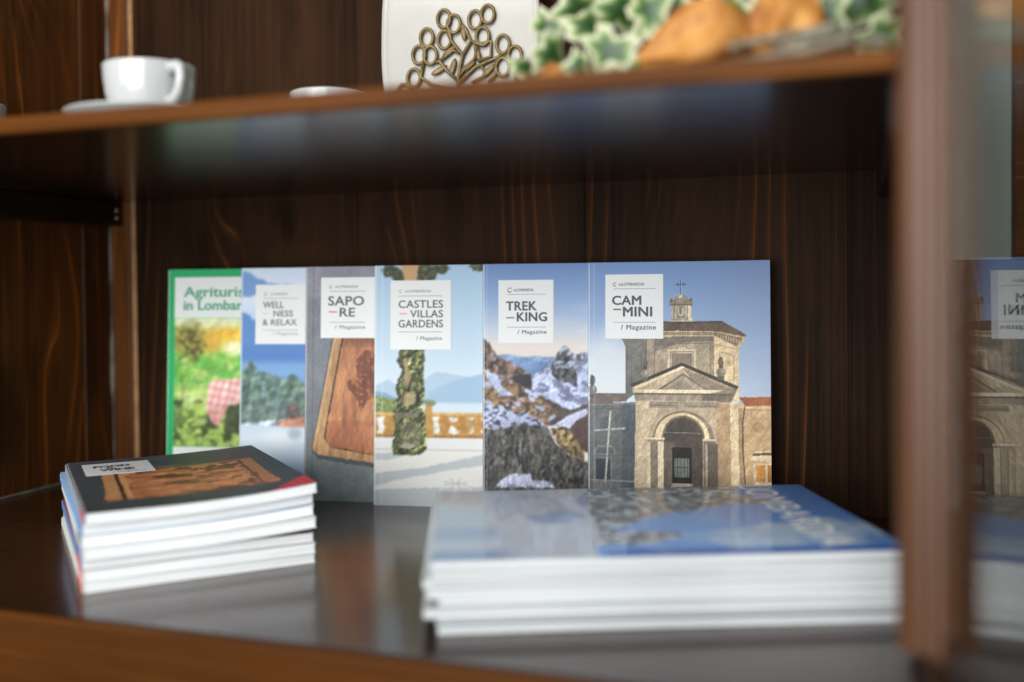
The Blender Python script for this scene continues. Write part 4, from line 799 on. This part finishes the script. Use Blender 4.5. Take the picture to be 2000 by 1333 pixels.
IV = empty('ivy_sprig', (-0.142, -0.345, ZS), 'variegated green and white ivy sprig lying beside the gold tree plate', 'ivy')
random.seed(21)
stem = [(-0.070, 0.02, 0.012), (-0.045, 0.012, 0.024), (-0.01, 0.0, 0.030), (0.03, -0.004, 0.036), (0.08, 0.004, 0.044), (0.13, 0.01, 0.040)]
bm = bmesh.new(); tube_bm(bm, stem, 0.0016, 8); link('stem', from_bm(bm, 'stem'), plain('ivy_stem', (0.10, 0.07, 0.03), 0.6, var=0.3), IV, smooth=True)
spots = [(-0.052, -0.010, 0.040, 0.017, 2.2), (-0.050, -0.012, 0.014, 0.016, 3.3), (-0.028, 0.008, 0.052, 0.020, 0.3), (-0.024, -0.020, 0.024, 0.013, 4.6), (-0.004, -0.022, 0.037, 0.022, 3.6), (0.004, -0.024, 0.018, 0.020, 2.9), (0.012, -0.006, 0.056, 0.020, 0.9), (-0.062, 0.012, 0.056, 0.018, 1.2), (0.030, 0.004, 0.058, 0.020, 5.4), (-0.036, 0.014, 0.066, 0.020, 5.9), (0.055, 0.016, 0.062, 0.022, 1.7), (0.09, 0.02, 0.060, 0.022, 0.6), (0.128, 0.01, 0.052, 0.020, 4.8), (0.15, 0.02, 0.040, 0.020, 2.4), (0.165, 0.0, 0.060, 0.020, 0.2), (-0.070, 0.0, 0.028, 0.014, 0.5)]
spots += [(0.175, 0.03, 0.066, 0.026, 1.0), (0.150, 0.035, 0.068, 0.026, 3.9), (0.105, 0.035, 0.070, 0.026, 5.2), (0.07, 0.035, 0.070, 0.024, 2.6), (0.02, 0.03, 0.068, 0.024, 4.1), (-0.012, 0.03, 0.064, 0.024, 0.1)]
for x, y, z_, s_, an in spots:
    s_ *= 1.2
    lf = link('leaf', LM, None, IV); lf.location = (x, y, z_); lf.scale = (s_, s_, s_)
    lf.rotation_euler = (R_(78 + random.uniform(-25, 20)), an, 0.25 + random.uniform(-0.5, 0.5))
def husk(loc, rot, s, label, ribs=6):
    root = empty('dried_husk', loc, label, 'dried husk', 'orange dried husks among the ivy'); root.rotation_euler = rot
    bm = bmesh.new(); nu, nv = 48, 22; rings = []
    for j in range(nv + 1):
        t = j / nv; r = math.sin(math.pi * min(1, t ** 1.35 * 0.985 + 0.012)) ** 0.8 * 0.5
        ring = []
        for i in range(nu):
            a = 2 * math.pi * i / nu; rr = r * (0.84 + 0.22 * abs(math.cos(a * ribs / 2)) ** 2 + 0.05 * math.sin(5 * a + 9 * t) + 0.04 * math.sin(11 * t + 3 * a)) + 0.004
            ring.append(bm.verts.new((t * 1.25 * s, rr * math.cos(a) * s, rr * math.sin(a) * s)))
        rings.append(ring)
    for a, b in zip(rings, rings[1:]):
        for i in range(nu): bm.faces.new((a[i], a[(i + 1) % nu], b[(i + 1) % nu], b[i]))
    bm.faces.new(rings[0]); bm.faces.new(rings[-1]); bmesh.ops.recalc_face_normals(bm, faces=bm.faces)
    link('calyx', from_bm(bm, 'calyx'), M_orange, root, smooth=True)
    for k in range(ribs):
        a = 2 * math.pi * k / ribs; bm = bmesh.new(); pts = []
        for j in range(1, nv):
            t = j / nv; r = math.sin(math.pi * min(1, t ** 1.35 * 0.985 + 0.012)) ** 0.8 * 0.5 * 1.055 + 0.004
            pts.append((t * 1.25 * s, r * math.cos(a) * s, r * math.sin(a) * s))
        tube_bm(bm, pts, 0.012 * s, 6); link('rib', from_bm(bm, 'rib'), plain('husk_rib', (0.55, 0.20, 0.03), 0.6), root, smooth=True)
    bm = bmesh.new(); tube_bm(bm, [(1.22 * s, 0, 0), (1.4 * s, 0.02 * s, 0.05 * s), (1.55 * s, 0.1 * s, 0.05 * s)], 0.02 * s, 8); link('stalk', from_bm(bm, 'stalk'), plain('husk_stalk', (0.25, 0.15, 0.05), 0.7), root, smooth=True)
husk((-0.1300, -0.372, ZS + 0.0235), (0.3, R_(-10), 0.28), 0.060, 'large orange papery husk lying on its side by the ivy')
husk((-0.0560, -0.362, ZS + 0.010), (0.8, R_(-62), 0.10), 0.046, 'orange papery husk standing on its tip behind the cord')
husk((-0.1990, -0.372, ZS + 0.0125), (0.5, R_(-10), 0.7), 0.024, 'small orange husk under the ivy leaves')
RP = empty('cord_coil', (-0.030, -0.405, ZS), 'loose coil of pale natural cord at the shelf end', 'cord')
bm = bmesh.new(); pts = []
for i in range(120):
    t = i / 119 * 2 * math.pi * 2.6; r = 0.022 + 0.012 * math.sin(t * 0.37 + 1) ; pts.append((r * 1.35 * math.cos(t), 0.020 * math.sin(t), 0.0035 + 0.0075 + 0.0075 * math.sin(t * 1.0 + 0.6) + 0.0050 * (t / 6.28)))
tube_bm(bm, pts, 0.0024, 8); link('strand', from_bm(bm, 'strand'), M_rope, RP, smooth=True)
